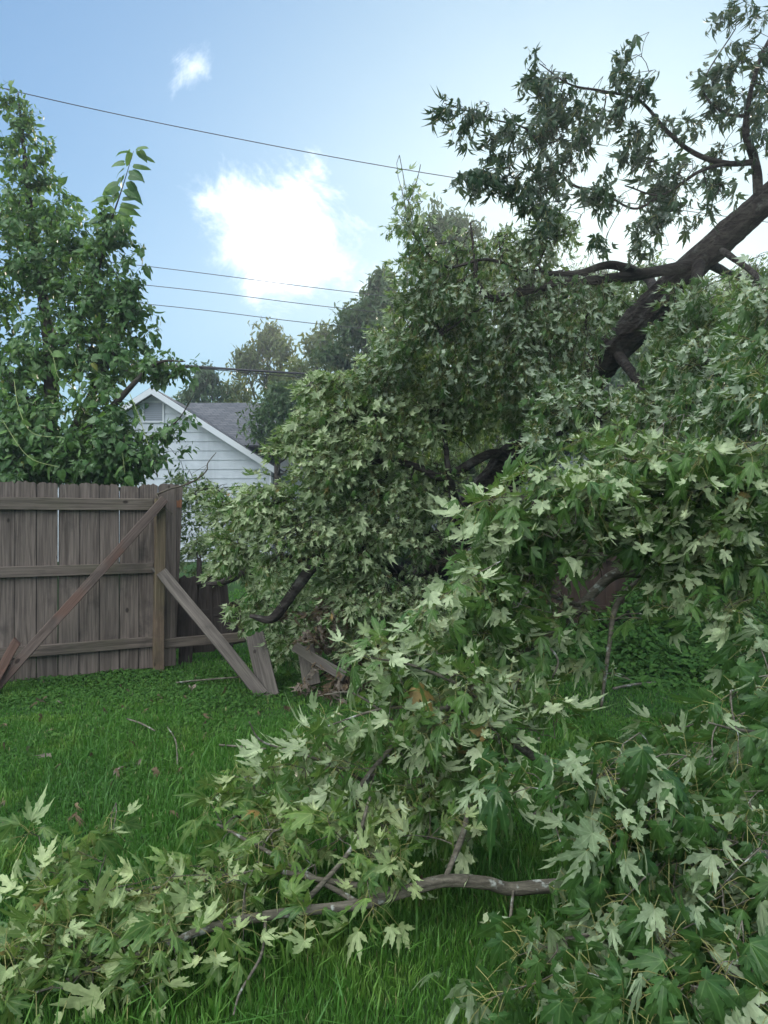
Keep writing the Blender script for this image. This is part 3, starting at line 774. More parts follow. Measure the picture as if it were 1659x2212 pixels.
# ================================================================== HOUSE
def siding_mat():
    m = new_mat('white_siding'); t = m.node_tree; tcn = t.nodes.new('ShaderNodeNewGeometry')
    sp = t.nodes.new('ShaderNodeSeparateXYZ'); t.links.new(tcn.outputs['Position'], sp.inputs[0])
    n1 = noise_n(t, tcn.outputs['Position'], 3, 5); n2 = noise_n(t, tcn.outputs['Position'], 40, 3)
    c = mixc(t, mapr(t, n1, .3, .8), (.46, .50, .53), (.38, .42, .45))  # white boards toned darker and bluish, the wall's shade painted in
    mps = t.nodes.new('ShaderNodeMapping'); mps.inputs['Scale'].default_value = (2.2, 2.2, .25); t.links.new(tcn.outputs['Position'], mps.inputs[0])
    c = mixc(t, math_n(t, 'MULTIPLY', mapr(t, noise_n(t, mps.outputs[0], 1, 5, .6), .5, .75), .5), c, (.30, .33, .35))
    finish(t, c, .6, bump_n(t, n2, .3, .01), .3); return m
M['siding'] = siding_mat()
m = new_mat('white_trim'); finish(m.node_tree, (.52, .55, .57), .5); M['trim'] = m
m = new_mat('vent_grey'); finish(m.node_tree, (.22, .25, .28), .6); M['vent'] = m
m = new_mat('dark_gap'); finish(m.node_tree, (.12, .13, .14), .8); M['gap'] = m
def shingle_mat():
    m = new_mat('shingles'); t = m.node_tree; gn = t.nodes.new('ShaderNodeNewGeometry')
    br = t.nodes.new('ShaderNodeTexBrick'); mp = t.nodes.new('ShaderNodeMapping'); mp.inputs['Scale'].default_value = (1, 1, 1)
    sp = t.nodes.new('ShaderNodeSeparateXYZ'); t.links.new(gn.outputs['Position'], sp.inputs[0])
    cb = t.nodes.new('ShaderNodeCombineXYZ'); t.links.new(math_n(t, 'ADD', sp.outputs[0], sp.outputs[1]), cb.inputs[0]); t.links.new(math_n(t, 'MULTIPLY', sp.outputs[2], 1.9), cb.inputs[1])
    t.links.new(cb.outputs[0], br.inputs['Vector']); br.inputs['Scale'].default_value = 1; br.inputs['Brick Width'].default_value = .32; br.inputs['Row Height'].default_value = .145
    br.inputs['Mortar Size'].default_value = .012; br.inputs['Color1'].default_value = (.085, .09, .10, 1); br.inputs['Color2'].default_value = (.14, .145, .155, 1); br.inputs['Mortar'].default_value = (.04, .042, .047, 1)
    n1 = noise_n(t, gn.outputs['Position'], 25, 3)
    c = mixc(t, math_n(t, 'MULTIPLY', mapr(t, n1, .4, .7), .4), br.outputs[0], (.06, .065, .07))
    finish(t, c, .9, bump_n(t, br.outputs[1], .5, .02), .2); return m
M['shingle'] = shingle_mat()
HY = 24.0
pk = P(335, 840, HY); ev = P(612, 1018, HY)
px, pz = pk[0], pk[2]; ex, ez = ev[0], ev[2]; hw = ex - px - .35
slope = (pz - ez) / (ex - px)
house = empty('house', (px, HY, 0)); tag(house, 'white clapboard house with gable vent and grey shingle roof beyond the fence', 'house')
def quadgeo(g, pts, quads):
    g.add(np.array(pts, float), np.array(quads).ravel(), [len(q) for q in quads])
wz = ez + slope * .35 - .12          # wall height at its corners
g = Geo()
row = .30
def gable_hw(z): return hw if z <= wz else max(0.0, (pz - .16 - z) / slope)
z = 0.0
while z < pz - .2:
    z2 = min(z + row, pz - .17)
    for za, zb in ((z, z2),):
        a0, a1 = gable_hw(za + .0), gable_hw(zb)
        if za < wz < zb: a0 = hw
        quadgeo(g, [(px - a0, HY - .028, za), (px + a0, HY - .028, za), (px + a1, HY - .004, zb), (px - a1, HY - .004, zb), (px + a0, HY + .02, za), (px - a0, HY + .02, za)],
                [[0, 1, 2, 3], [5, 4, 1, 0]])
    z = z2
quadgeo(g, [(px + hw, HY, 0), (px + hw, HY + 9, 0), (px + hw, HY + 9, wz), (px + hw, HY, wz)], [[0, 1, 2, 3]])
quadgeo(g, [(px - hw, HY, 0), (px - hw, HY + 9, 0), (px - hw, HY + 9, wz), (px - hw, HY, wz)], [[3, 2, 1, 0]])
link('wall', g.mesh('wall', M['siding']), house)
def slab(g, a, b, c_, d, th):
    a, b, c_, d = map(lambda q: np.array(q, float), (a, b, c_, d)); n_ = np.cross(b - a, d - a); n_ = n_ / np.linalg.norm(n_)
    if n_[2] < 0: n_ = -n_
    lo = [q - n_ * th for q in (a, b, c_, d)]
    quadgeo(g, [a, b, c_, d, *lo], [[0, 1, 2, 3], [7, 6, 5, 4], [0, 4, 5, 1], [1, 5, 6, 2], [2, 6, 7, 3], [3, 7, 4, 0]])
g = Geo(); fy = HY - .40
slab(g, (px, fy, pz), (px, HY + 9, pz), (ex, HY + 9, ez), (ex, fy, ez), .07)
slab(g, (px, HY + 9, pz), (px, fy, pz), (2 * px - ex, fy, ez), (2 * px - ex, HY + 9, ez), .07)
# cross wing roof running right behind the gable
rz = P(500, 869, 27.5)[2]
slab(g, (px + .2, 27.6, rz), (px + 16, 27.6, rz), (px + 16, 24.6, rz - 3 * .62), (px + .2, 24.6, rz - 3 * .62), .07)
slab(g, (px + 16, 27.7, rz), (px + .2, 27.7, rz), (px + .2, 31, rz - 2), (px + 16, 31, rz - 2), .07)
link('roof', g.mesh('roof', M['shingle']), house)
g = Geo(); quadgeo(g, [(px + hw + .05, 25.0, 0), (px + 15.7, 25.0, 0), (px + 15.7, 25.0, rz - 1.75), (px + hw + .05, 25.0, rz - 1.75)], [[0, 1, 2, 3]])
link('side_wall', g.mesh('side_wall', M['siding']), house)
for sg in (1, -1):
    g = Geo(); a = np.array((px, fy - .03, pz - .02)); b = np.array((px + sg * (ex - px), fy - .03, ez - .02)); dn = np.array((0, 0, -.21)); th = np.array((0, .028, 0))
    quadgeo(g, [a, b, b + dn, a + dn, a + th, b + th, b + dn + th, a + dn + th], [[0, 1, 2, 3], [7, 6, 5, 4], [3, 2, 6, 7], [1, 5, 6, 2], [0, 4, 5, 1]])
    link('rake_board', g.mesh('rake_board', M['trim']), house)
    g = Geo(); a = a + np.array((0, .03, -.075)); b = b + np.array((0, .03, -.075)); bk = np.array((0, .37, 0)); t2 = np.array((0, 0, -.02))
    quadgeo(g, [a, b, b + bk, a + bk, a + t2, b + t2, b + bk + t2, a + bk + t2], [[3, 2, 1, 0], [4, 5, 6, 7], [0, 1, 5, 4], [1, 2, 6, 5]])
    link('soffit', g.mesh('soffit', M['trim']), house)
g = Geo(); tube(g, [(ex + .04, HY - .42, ez - .10), (ex + .04, HY + 2, ez - .10), (ex + .04, HY + 9, ez - .10)], [.065, .065, .065], 8); link('gutter', g.mesh('gutter', M['trim']), house)
g = Geo(); tube(g, [(px + hw - .04, HY - .05, 0), (px + hw - .04, HY - .05, wz * .5), (px + hw - .04, HY - .05, wz - .12)], [.05] * 3, 4); link('corner_trim', g.mesh('corner_trim', M['trim']), house)
vc = P(332, 890, HY)
g = Geo(); vw, vh = .30, .30
for k in range(9):
    z0 = vc[2] - vh + k * (2 * vh / 9)
    quadgeo(g, [(vc[0] - vw, HY - .05, z0), (vc[0] + vw, HY - .05, z0), (vc[0] + vw, HY - .035, z0 + .055), (vc[0] - vw, HY - .035, z0 + .055)], [[0, 1, 2, 3]])
vent = link('gable_vent', g.mesh('gable_vent', M['vent']), house)
g = Geo()
for x0, x1, z0, z1 in ((-vw - .05, vw + .05, vh, vh + .05), (-vw - .05, vw + .05, -vh - .05, -vh), (-vw - .05, -vw, -vh, vh), (vw, vw + .05, -vh, vh)):
    quadgeo(g, [(vc[0] + x0, HY - .06, vc[2] + z0), (vc[0] + x1, HY - .06, vc[2] + z0), (vc[0] + x1, HY - .06, vc[2] + z1), (vc[0] + x0, HY - .06, vc[2] + z1),
                (vc[0] + x0, HY, vc[2] + z0), (vc[0] + x1, HY, vc[2] + z0), (vc[0] + x1, HY, vc[2] + z1), (vc[0] + x0, HY, vc[2] + z1)], [[0, 1, 2, 3], [0, 4, 5, 1], [1, 5, 6, 2], [2, 6, 7, 3], [3, 7, 4, 0]])
link('vent_frame', g.mesh('vent_frame', M['trim']), vent)
g = Geo(); quadgeo(g, [(vc[0] - vw, HY - .031, vc[2] - vh), (vc[0] + vw, HY - .031, vc[2] - vh), (vc[0] + vw, HY - .031, vc[2] + vh), (vc[0] - vw, HY - .031, vc[2] + vh)], [[0, 1, 2, 3]])
link('vent_back', g.mesh('vent_back', M['gap']), vent)

# ================================================================== OVERHEAD WIRES
m = new_mat('wire_black'); finish(m.node_tree, (.03, .03, .035), .6); M['wire'] = m
def wire(label, rows, rad, name='power_line', cat='wire', Y=20):
    g = Geo(); q = smooth_path([[*P(u, v, y), rad] for u, v, y in rows], 8); tube(g, q[:, :3], q[:, 3], 5)
    tag(link(name, g.mesh(name, M['wire'])), label, cat, 'overhead wires crossing the sky')
wire('highest overhead wire, crossing alone above the white cloud', [(-420, 70, 13), (0, 188, 14), (480, 292, 15), (995, 385, 16), (1700, 485, 17.5)], .009)
wire('thin overhead wire crossing the cloud, topmost of the lower three', [(-500, 480, 20), (320, 575, 20), (780, 633, 20.5), (1500, 712, 21)], .010)
wire('thin overhead wire through the foot of the cloud, middle of the lower three', [(-500, 540, 20), (330, 617, 20), (760, 668, 20.5), (1500, 742, 21)], .010)
wire('thin overhead wire just below the cloud, lowest of the lower three', [(-500, 590, 20), (300, 655, 20), (750, 706, 20.5), (1500, 775, 21)], .010)
wire('thick black cable running just above the house roof into the trees', [(-500, 720, 18), (370, 788, 18), (760, 812, 18.5), (1240, 830, 19), (1900, 848, 20)], .030, 'power_cable', 'cable')
wire('thinner black line running just under the thick cable', [(-500, 728, 18.05), (370, 791, 18.05), (760, 822, 18.55), (1240, 838, 19), (1900, 856, 20)], .012, 'power_cable', 'cable')

# ================================================================== FAR TREES
def far_tree(label, u, vtop, Y, halfw, mat='far_leaf', lobes=16, leaves=5200, leaf=.30, seed=0, base_frac=.25, name='tree', squash=1.0):
    rg = np.random.default_rng(seed)
    leaves = int(leaves * 1.5); top = P(u, vtop, Y)[2]; cx = P(u, 0, Y)[0]; rw = halfw * K * Y
    root = empty(name, (cx, Y, 0)); tag(root, label, 'tree', 'trees beyond the yard')
    tw = Geo()
    zc0 = top * base_frac
    tr = smooth_path([[cx, Y, 0, .022 * top + .05], [cx + rg.normal(0, .1), Y, top * .35, .018 * top + .03], [cx + rg.normal(0, .3), Y, top * .7, .010 * top], [cx + rg.normal(0, .3), Y, top * .93, .02]], 5)
    tube(tw, tr[:, :3], tr[:, 3], 8, rough=.2)
    cc = []
    for k in range(lobes):
        f = (k + .5) / lobes
        z = zc0 + (top - zc0) * f
        prof = math.sin(math.pi * min(1, (f * .80 + .16))) ** .8
        an = k * 2.4 + rg.normal(0, .4); rr_ = rw * prof * rg.uniform(.30, .95)
        cc.append((cx + math.cos(an) * rr_, Y + math.sin(an) * rr_ * .8, z, rw * rg.uniform(.28, .52) * (.6 + .4 * prof)))
    cc.append((cx, Y, top - rw * .22, rw * .25))
    for (x, y, z, r_) in cc:
        i_ = int(np.argmin(np.abs(tr[:, 2] - z * .72)))
        a = tr[i_, :3]; mid = (a + [x, y, z]) / 2 + [0, 0, -.05 * top]
        q = smooth_path([[*a, .005 * top + .02], [*mid, .004 * top], [x, y, z, .015]], 4); tube(tw, q[:, :3], q[:, 3], 5)
    link('trunk', tw.mesh('trunk', M['far_bark'], True), root)
    cr = Geo(); cc = np.array(cc)
    wgt = cc[:, 3] ** 2; sel = rg.choice(len(cc), leaves, p=wgt / wgt.sum())
    # leaves gather in sub-clumps so that light and dark masses and gaps show
    ncl = leaves // 26
    cs = rg.choice(len(cc), ncl, p=wgt / wgt.sum()); dd = nrm(rg.normal(0, 1, (ncl, 3))); cp = cc[cs, :3] + dd * (cc[cs, 3] * rg.random(ncl) ** .4)[:, None] * [1, 1, .85 * squash]
    w_ = rg.integers(0, ncl, leaves); cr_ = leaf * rg.uniform(.8, 2.2, ncl)
    pos = cp[w_] + nrm(rg.normal(0, 1, (leaves, 3))) * (cr_[w_] * rg.random(leaves) ** .5)[:, None]
    d = nrm(rg.normal(0, .7, (leaves, 3)) + [0, 0, -.5]); nn = nrm(dd[w_] * .6 + rg.normal(0, .5, (leaves, 3)) + [0, 0, .7])
    tone = rg.random(ncl)
    pos[:, 2] = np.maximum(pos[:, 2], .3)
    stamp(cr, SETS['oval'], pos, d, nn, leaf * rg.uniform(.6, 1.25, leaves), np.clip(tone[w_] * .6 + rg.random(leaves) * .4, 0, .96), rg)
    link('crown', cr.mesh('crown', M[mat]), root)
    return root
far_tree('round dark tree standing just left of the olive topped ones above the house roof', 450, 800, 33, 75, seed=1, leaves=5000, leaf=.30)
far_tree('olive green loose topped tree rising behind the house roof', 585, 712, 36, 92, 'far_leaf_olive', seed=2, leaves=5200, leaf=.34)
far_tree('dark tree with yellowish patches behind the house roof, right of the olive one', 700, 712, 34, 95, 'far_leaf_olive', seed=3, leaves=5600, leaf=.32)
far_tree('dense dark tree reaching over the right end of the house roof', 605, 838, 23.5, 85, seed=4, leaves=3200, leaf=.18, base_frac=.66, lobes=12)
far_tree('tall slender tree at the left flank of the high dark crown', 825, 596, 25, 95, seed=5, leaves=10000, leaf=.27)
far_tree('dark round tree between the slender one and the yellowish one', 770, 680, 27, 95, seed=17, leaves=7000, leaf=.28)
far_tree('highest far tree, its dark dome showing above the leaning maple', 985, 468, 21, 170, seed=6, leaves=12000, leaf=.20, lobes=26)
far_tree('far tree whose top lets the low sun through', 1290, 615, 38, 130, 'far_leaf', seed=7, leaves=9000, leaf=.34, lobes=22)
far_tree('broad far tree between the sun and the high dark crown', 1150, 620, 36, 130, seed=8, leaves=9000, leaf=.32, lobes=20)
far_tree('far tree right of the sun behind the leaning trunk', 1450, 630, 40, 140, 'far_leaf', seed=9, leaves=9000, leaf=.35, lobes=20)
far_tree('far tree at the right edge behind the leaning trunk', 1620, 590, 36, 130, seed=10, leaves=9000, leaf=.33, lobes=20)
far_tree('dark low tree filling in behind the fallen crown', 880, 760, 22, 140, seed=11, leaves=9000, leaf=.22, base_frac=.02, lobes=22)
far_tree('dark low tree behind the middle of the leaning maple', 1150, 760, 21, 150, seed=12, leaves=9000, leaf=.22, base_frac=.02, lobes=22)
far_tree('dark low tree behind the right part of the leaning maple', 1430, 740, 20, 160, seed=13, leaves=9500, leaf=.22, base_frac=.02, lobes=22)
far_tree('dark low tree behind the right hand leaf mass', 1700, 700, 20, 160, seed=14, leaves=9000, leaf=.22, base_frac=.02, lobes=22)
far_tree('low shrubby tree beside the right end of the white gable', 720, 985, 17, 90, seed=15, leaves=4500, leaf=.16, base_frac=.02, lobes=16)

# ================================================================== LEFT BUSH TREE (heart-shaped leaves)
lb = empty('mulberry_tree', tuple(P(120, 1110, 8.3)[:2]) + (0,)); tag(lb, 'bushy tree with heart shaped leaves towering over the left fence panel', 'tree')
lt = Geo()
trk = [np.vstack([path([(60, 1500, 8.5, .11), (90, 1100, 8.5, .10), (110, 800, 8.6, .08), (70, 500, 8.7, .045), (38, 200, 8.6, .008)])]),
       path([(95, 1050, 8.5, .07), (200, 850, 8.4, .05), (270, 700, 8.2, .03), (300, 620, 8.1, .01)]),
       path([(110, 800, 8.6, .05), (190, 650, 8.3, .03), (232, 500, 8.1, .014), (262, 410, 8.0, .006), (288, 325, 8.0, .002)]),
       path([(95, 1000, 8.5, .05), (220, 900, 8.0, .04), (330, 790, 7.9, .02), (400, 780, 7.9, .006)]),
       path([(95, 1050, 8.4, .04), (250, 980, 8.0, .025), (370, 920, 7.9, .010), (420, 850, 7.9, .004)]),
       path([(80, 900, 8.5, .06), (-60, 700, 8.5, .04), (-150, 500, 8.4, .02)])]
for q in trk: tube(lt, q[:, :3], q[:, 3], 8, rough=.15)
B = [(35, 300, 8.6, 26, 90, .35, 46), (25, 200, 8.6, 22, 35, .2, 16), (50, 430, 8.6, 60, 90, .5, 85), (0, 560, 8.5, 120, 110, .8, 150), (110, 560, 8.5, 80, 80, .6, 110), (185, 640, 8.4, 75, 80, .6, 110),
     (90, 740, 8.4, 170, 95, .8, 220), (240, 640, 8.2, 55, 60, .35, 60), (285, 640, 8.1, 40, 50, .3, 36), (230, 760, 8.2, 90, 80, .5, 120), (300, 720, 8.1, 40, 30, .3, 18), (335, 780, 7.95, 55, 28, .25, 34), (395, 795, 7.9, 25, 18, .12, 8),
     (60, 930, 8.2, 170, 90, .6, 270), (225, 900, 8.0, 75, 90, .5, 95), (310, 975, 7.9, 60, 38, .3, 36), (360, 925, 7.9, 40, 30, .2, 14), (395, 900, 7.85, 22, 14, .15, 4), (400, 970, 7.85, 22, 14, .15, 4), (200, 1000, 7.9, 160, 45, .3, 170), (250, 930, 7.8, 60, 60, .3, 60), (20, 1010, 7.9, 100, 45, .3, 110), (40, 870, 8.3, 90, 60, .4, 70),
     (-120, 700, 8.4, 110, 330, .8, 220), (215, 545, 8.2, 40, 40, .3, 34), (75, 370, 8.5, 32, 60, .3, 34), (120, 450, 8.5, 45, 50, .35, 46), (170, 500, 8.4, 45, 50, .35, 46), (250, 480, 8.1, 45, 50, .25, 40), (285, 640, 8.1, 35, 50, .2, 30), (290, 560, 8.1, 20, 26, .15, 8), (60, 250, 8.6, 20, 40, .2, 12), (105, 310, 8.5, 18, 8, .06, 4)]
pts, outs = blob_points([(*b[:6], b[6] / 2.0) for b in B], .2)
pts, fs, Ls = spray_plan(pts, outs, (.35, -.1, .3), (.2, .45))
dirs = grow(trk, pts, lt, maxr=.02, seg=3)
sp_, sd__, so_, tip = spray_chains(pts, dirs, outs, lt, fs, Ls, k=5, grav=.5)
tk = link('trunk', lt.mesh('trunk', M['far_bark'], True), lb)
lg = Geo()
sprigs(lg, None, sp_, sd__, so_, SETS['heart'], size=(.055, .120), n=(2, 5), droop=.5, flip=.28, spread=.9, petl=(.02, .05), back=.05)
# the tall shoot against the sky: alternate leaves along its length
sh = trk[2][-24:]
for k in range(36):
    f = (k / 35) ** .9 if k < 31 else 1.0; i_ = f * (len(sh) - 1); a = sh[int(i_), :3] * (1 - i_ % 1) + sh[min(int(i_) + 1, len(sh) - 1), :3] * (i_ % 1)
    sd_ = 1 if k % 2 else -1
    d = nrm(np.array([sd_ * 1.0, rng.normal(0, .5), .15 + rng.normal(0, .2)])); b = a + d * .06
    stamp(lg, SETS['heart'], b[None], nrm(d * .8 + np.array([0, 0, -.25 + rng.normal(0, .35)]))[None], np.array([[rng.normal(0, .4), -.9 + rng.normal(0, .4), .7]]), np.array([rng.uniform(.17, .25) * (1.05 - .3 * f)]), np.array([rng.random() * .6]))
link('foliage', lg.mesh('foliage', M['heart']), lb)
# vines trailing over it
vn = empty('climbing_vine', tuple(P(100, 1110, 7.6)[:2]) + (0,)); tag(vn, 'pale green vine with big heart leaves trailing over the bush above the fence top', 'vine')
vs_, vl = Geo(), Geo()
for rows in ([(150, 740, 7.95, .004), (180, 830, 7.8, .004), (230, 900, 7.7, .004), (260, 960, 7.6, .0035), (270, 1025, 7.55, .003)], [(30, 820, 7.8, .004), (40, 880, 7.6, .004), (70, 935, 7.5, .0035), (140, 945, 7.45, .003)],
             [(60, 700, 7.9, .004), (110, 760, 7.8, .004), (130, 820, 7.7, .0035), (200, 860, 7.7, .003)], [(280, 850, 7.7, .004), (300, 900, 7.6, .004), (330, 990, 7.55, .003)], [(0, 900, 7.6, .004), (60, 985, 7.5, .004), (130, 1010, 7.45, .003)]):
    q = path(rows, 6); tube(vs_, q[:, :3], q[:, 3], 5)
    for k in range(2, len(q), 2):
        a = q[k, :3]; d = nrm(rng.normal(0, .6, 3) + [0, -.5, -.5])
        stamp(vl, SETS['heart'], (a + d * .03)[None], d[None], nrm(rng.normal(0, .4, 3) + [0, -.6, .9])[None], np.array([rng.uniform(.09, .15)]), np.array([rng.random()]))
n_ = 150
pts, outs = blob_points([(60, 900, 7.75, 130, 110, .15, 80), (200, 960, 7.7, 130, 60, .12, 45), (90, 760, 7.9, 110, 70, .15, 35)], .2)
stamp(vl, SETS['heart'], pts, nrm(rng.normal(0, .6, pts.shape) + [0, -.4, -.6]), nrm(rng.normal(0, .4, pts.shape) + [0, -.6, .8]), rng.uniform(.07, .12, len(pts)), rng.random(len(pts)))
link('stem', vs_.mesh('stem', M['vine_stem'], True), vn); link('foliage', vl.mesh('foliage', M['vine']), vn)

# ================================================================== THE LEANING, BROKEN MAPLE
mt = empty('fallen_maple_tree', (0.3, 8.0, 0)); tag(mt, 'big storm broken silver maple leaning from upper right down over the crushed fence', 'tree')
tg_ = Geo()
TR = path([(1900, 225, 5.0, .085), (1760, 342, 5.2, .09), (1659, 430, 5.4, .092), (1590, 490, 5.5, .095), (1512, 562, 5.6, .10), (1422, 652, 5.75, .112), (1330, 752, 5.95, .125), (1220, 880, 6.3, .145), (1110, 1000, 6.6, .155), (1020, 1110, 6.9, .165), (930, 1230, 7.2, .175), (850, 1340, 7.6, .185), (800, 1415, 7.9, .19)], 14)
tube(tg_, TR[:, :3], TR[:, 3], 72, rough=.10, ridge=.17)
link('trunk', tg_.mesh('trunk', M['bark'], True), mt)
crown_kw = dict(size=(.070, .118), n=(5, 8), droop=.78, flip=.25, spread=.7, petl=(.03, .06), wind=(-.18, 0, 0), back=.16)
mid_kw = dict(size=(.055, .10), n=(7, 11), droop=.66, flip=.80, bias=(0, -.6, .15), spread=.8, petl=(.03, .07), wind=(-.12, 0, 0))
bough(mt, 'branch', [[(1520, 565, 5.6, .055), (1440, 582, 5.5, .042), (1370, 594, 5.45, .036), (1280, 605, 5.4, .032), (1200, 612, 5.35, .034), (1120, 632, 5.3, .030), (1065, 645, 5.25, .026), (1032, 612, 5.2, .020), (1026, 555, 5.2, .013), (1016, 480, 5.2, .006)],
                     [(1380, 592, 5.45, .035), (1320, 572, 5.4, .028), (1240, 590, 5.35, .02), (1150, 585, 5.3, .014), (1050, 560, 5.2, .010), (960, 575, 5.2, .008), (890, 500, 5.2, .005), (872, 425, 5.2, .003)],
                     [(1065, 645, 5.25, .014), (1000, 690, 5.3, .010), (930, 740, 5.4, .006)]],
      [(880, 435, 5.2, 20, 24, .10, 7), (890, 490, 5.2, 24, 30, .12, 10), (905, 550, 5.25, 32, 34, .15, 15), (935, 600, 5.3, 50, 45, .2, 26), (1000, 540, 5.3, 45, 35, .2, 18), (1080, 540, 5.3, 60, 40, .25, 26), (1150, 530, 5.3, 55, 45, .25, 28), (1200, 500, 5.3, 40, 50, .2, 20),
       (980, 630, 5.4, 80, 60, .3, 60), (1110, 660, 5.4, 110, 60, .3, 80), (1250, 660, 5.4, 90, 50, .3, 60), (960, 740, 5.6, 110, 80, .35, 90), (1100, 770, 5.6, 110, 70, .35, 86), (1220, 770, 5.6, 90, 80, .35, 70), (900, 660, 5.5, 50, 70, .3, 34), (850, 745, 5.8, 45, 55, .3, 40), (810, 810, 5.9, 60, 30, .3, 36)],
      leafmat='maple_mid', bark='bark', flow=(-.3, -.1, -.6), dens=1.75, sprig=dict(mid_kw, flip=.55, size=(.045, .085)), label='long level branch reaching left across the middle of the tree')
bough(mt, 'branch', [[(1640, 440, 5.4, .036), (1632, 350, 5.35, .028), (1612, 290, 5.3, .022), (1622, 200, 5.3, .017), (1650, 110, 5.3, .012), (1700, 20, 5.3, .008)],
                     [(1628, 350, 5.35, .022), (1570, 352, 5.3, .019), (1500, 330, 5.25, .016), (1440, 280, 5.2, .013), (1380, 215, 5.2, .010), (1300, 195, 5.2, .008), (1230, 180, 5.2, .006), (1165, 135, 5.2, .003)],
                     [(1570, 352, 5.3, .016), (1510, 370, 5.25, .013), (1430, 420, 5.2, .008), (1350, 400, 5.2, .005)],
                     [(1612, 250, 5.3, .014), (1560, 240, 5.25, .010), (1520, 180, 5.2, .006), (1590, 60, 5.2, .004)],
                     [(1300, 410, 5.25, .008), (1240, 400, 5.2, .010), (1190, 350, 5.2, .008), (1140, 280, 5.15, .007), (1060, 255, 5.1, .005), (960, 222, 5.1, .003)],
                     [(1430, 420, 5.2, .008), (1370, 450, 5.25, .008), (1300, 412, 5.25, .008)]],
      [(985, 235, 5.1, 32, 22, .10, 11), (1035, 250, 5.1, 42, 34, .14, 18), (1080, 290, 5.1, 45, 45, .16, 22), (1025, 375, 5.1, 45, 38, .15, 20), (1100, 370, 5.1, 50, 50, .18, 26), (1155, 115, 5.2, 14, 14, .06, 3), (1172, 165, 5.2, 36, 40, .15, 20), (1190, 230, 5.2, 50, 50, .2, 30),
       (1245, 190, 5.2, 48, 44, .16, 24), (1260, 270, 5.2, 60, 50, .2, 32), (1170, 320, 5.15, 50, 50, .2, 28), (1200, 400, 5.2, 60, 45, .2, 26), (1150, 450, 5.2, 55, 40, .2, 22), (1355, 120, 5.2, 26, 30, .12, 10), (1365, 180, 5.2, 42, 40, .16, 20), (1330, 240, 5.2, 40, 40, .15, 16),
       (1400, 280, 5.2, 45, 40, .16, 18), (1370, 340, 5.2, 55, 40, .2, 24), (1310, 420, 5.2, 45, 34, .15, 18), (1440, 370, 5.2, 55, 45, .2, 26), (1480, 430, 5.2, 60, 32, .2, 24), (1420, 460, 5.2, 40, 34, .15, 12), (1390, 500, 5.3, 30, 30, .12, 8), (1300, 500, 5.3, 26, 30, .1, 7), (1480, 250, 5.2, 32, 30, .12, 9),
       (1560, 140, 5.2, 38, 38, .15, 20), (1600, 90, 5.2, 35, 30, .12, 13), (1590, 20, 5.2, 35, 30, .12, 12), (1640, 200, 5.3, 40, 40, .15, 14), (1560, 300, 5.3, 40, 40, .15, 15), (1530, 400, 5.3, 40, 30, .15, 12), (1650, 300, 5.3, 30, 60, .2, 18), (1700, 150, 5.3, 50, 200, .3, 50), (1560, 210, 5.2, 40, 30, .15, 14)],
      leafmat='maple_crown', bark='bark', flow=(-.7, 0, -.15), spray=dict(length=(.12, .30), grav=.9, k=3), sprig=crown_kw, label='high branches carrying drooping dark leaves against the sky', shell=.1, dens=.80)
bough(mt, 'branch', [[(1110, 1000, 6.5, .05), (1060, 980, 6.3, .04), (960, 1030, 6.1, .034), (905, 1010, 6.0, .028), (840, 995, 6.0, .022), (760, 1010, 5.95, .012), (690, 1030, 5.9, .006)],
                     [(1000, 1130, 6.8, .045), (975, 1050, 6.1, .03), (962, 960, 6.0, .018), (955, 880, 6.0, .01)],
                     [(840, 995, 6.0, .016), (815, 920, 5.95, .012), (800, 830, 5.9, .006)]],
      [(720, 830, 6.0, 70, 26, .2, 30), (790, 850, 6.0, 60, 40, .25, 34), (725, 895, 6.0, 80, 45, .3, 58), (650, 935, 6.0, 40, 36, .2, 24), (715, 1000, 6.0, 80, 60, .35, 80), (800, 940, 6.0, 90, 60, .35, 70), (900, 900, 6.1, 90, 70, .35, 70),
       (800, 1060, 6.2, 120, 70, .4, 110), (920, 1030, 6.3, 80, 50, .4, 48), (1000, 880, 6.3, 70, 60, .4, 40), (890, 800, 6.2, 110, 70, .4, 90), (1050, 830, 6.2, 110, 70, .4, 86), (1160, 860, 6.0, 80, 50, .3, 46)],
      sprig=mid_kw, dens=1.75, bark='bark', label='leafy upper left part of the crown above the crushed fence')
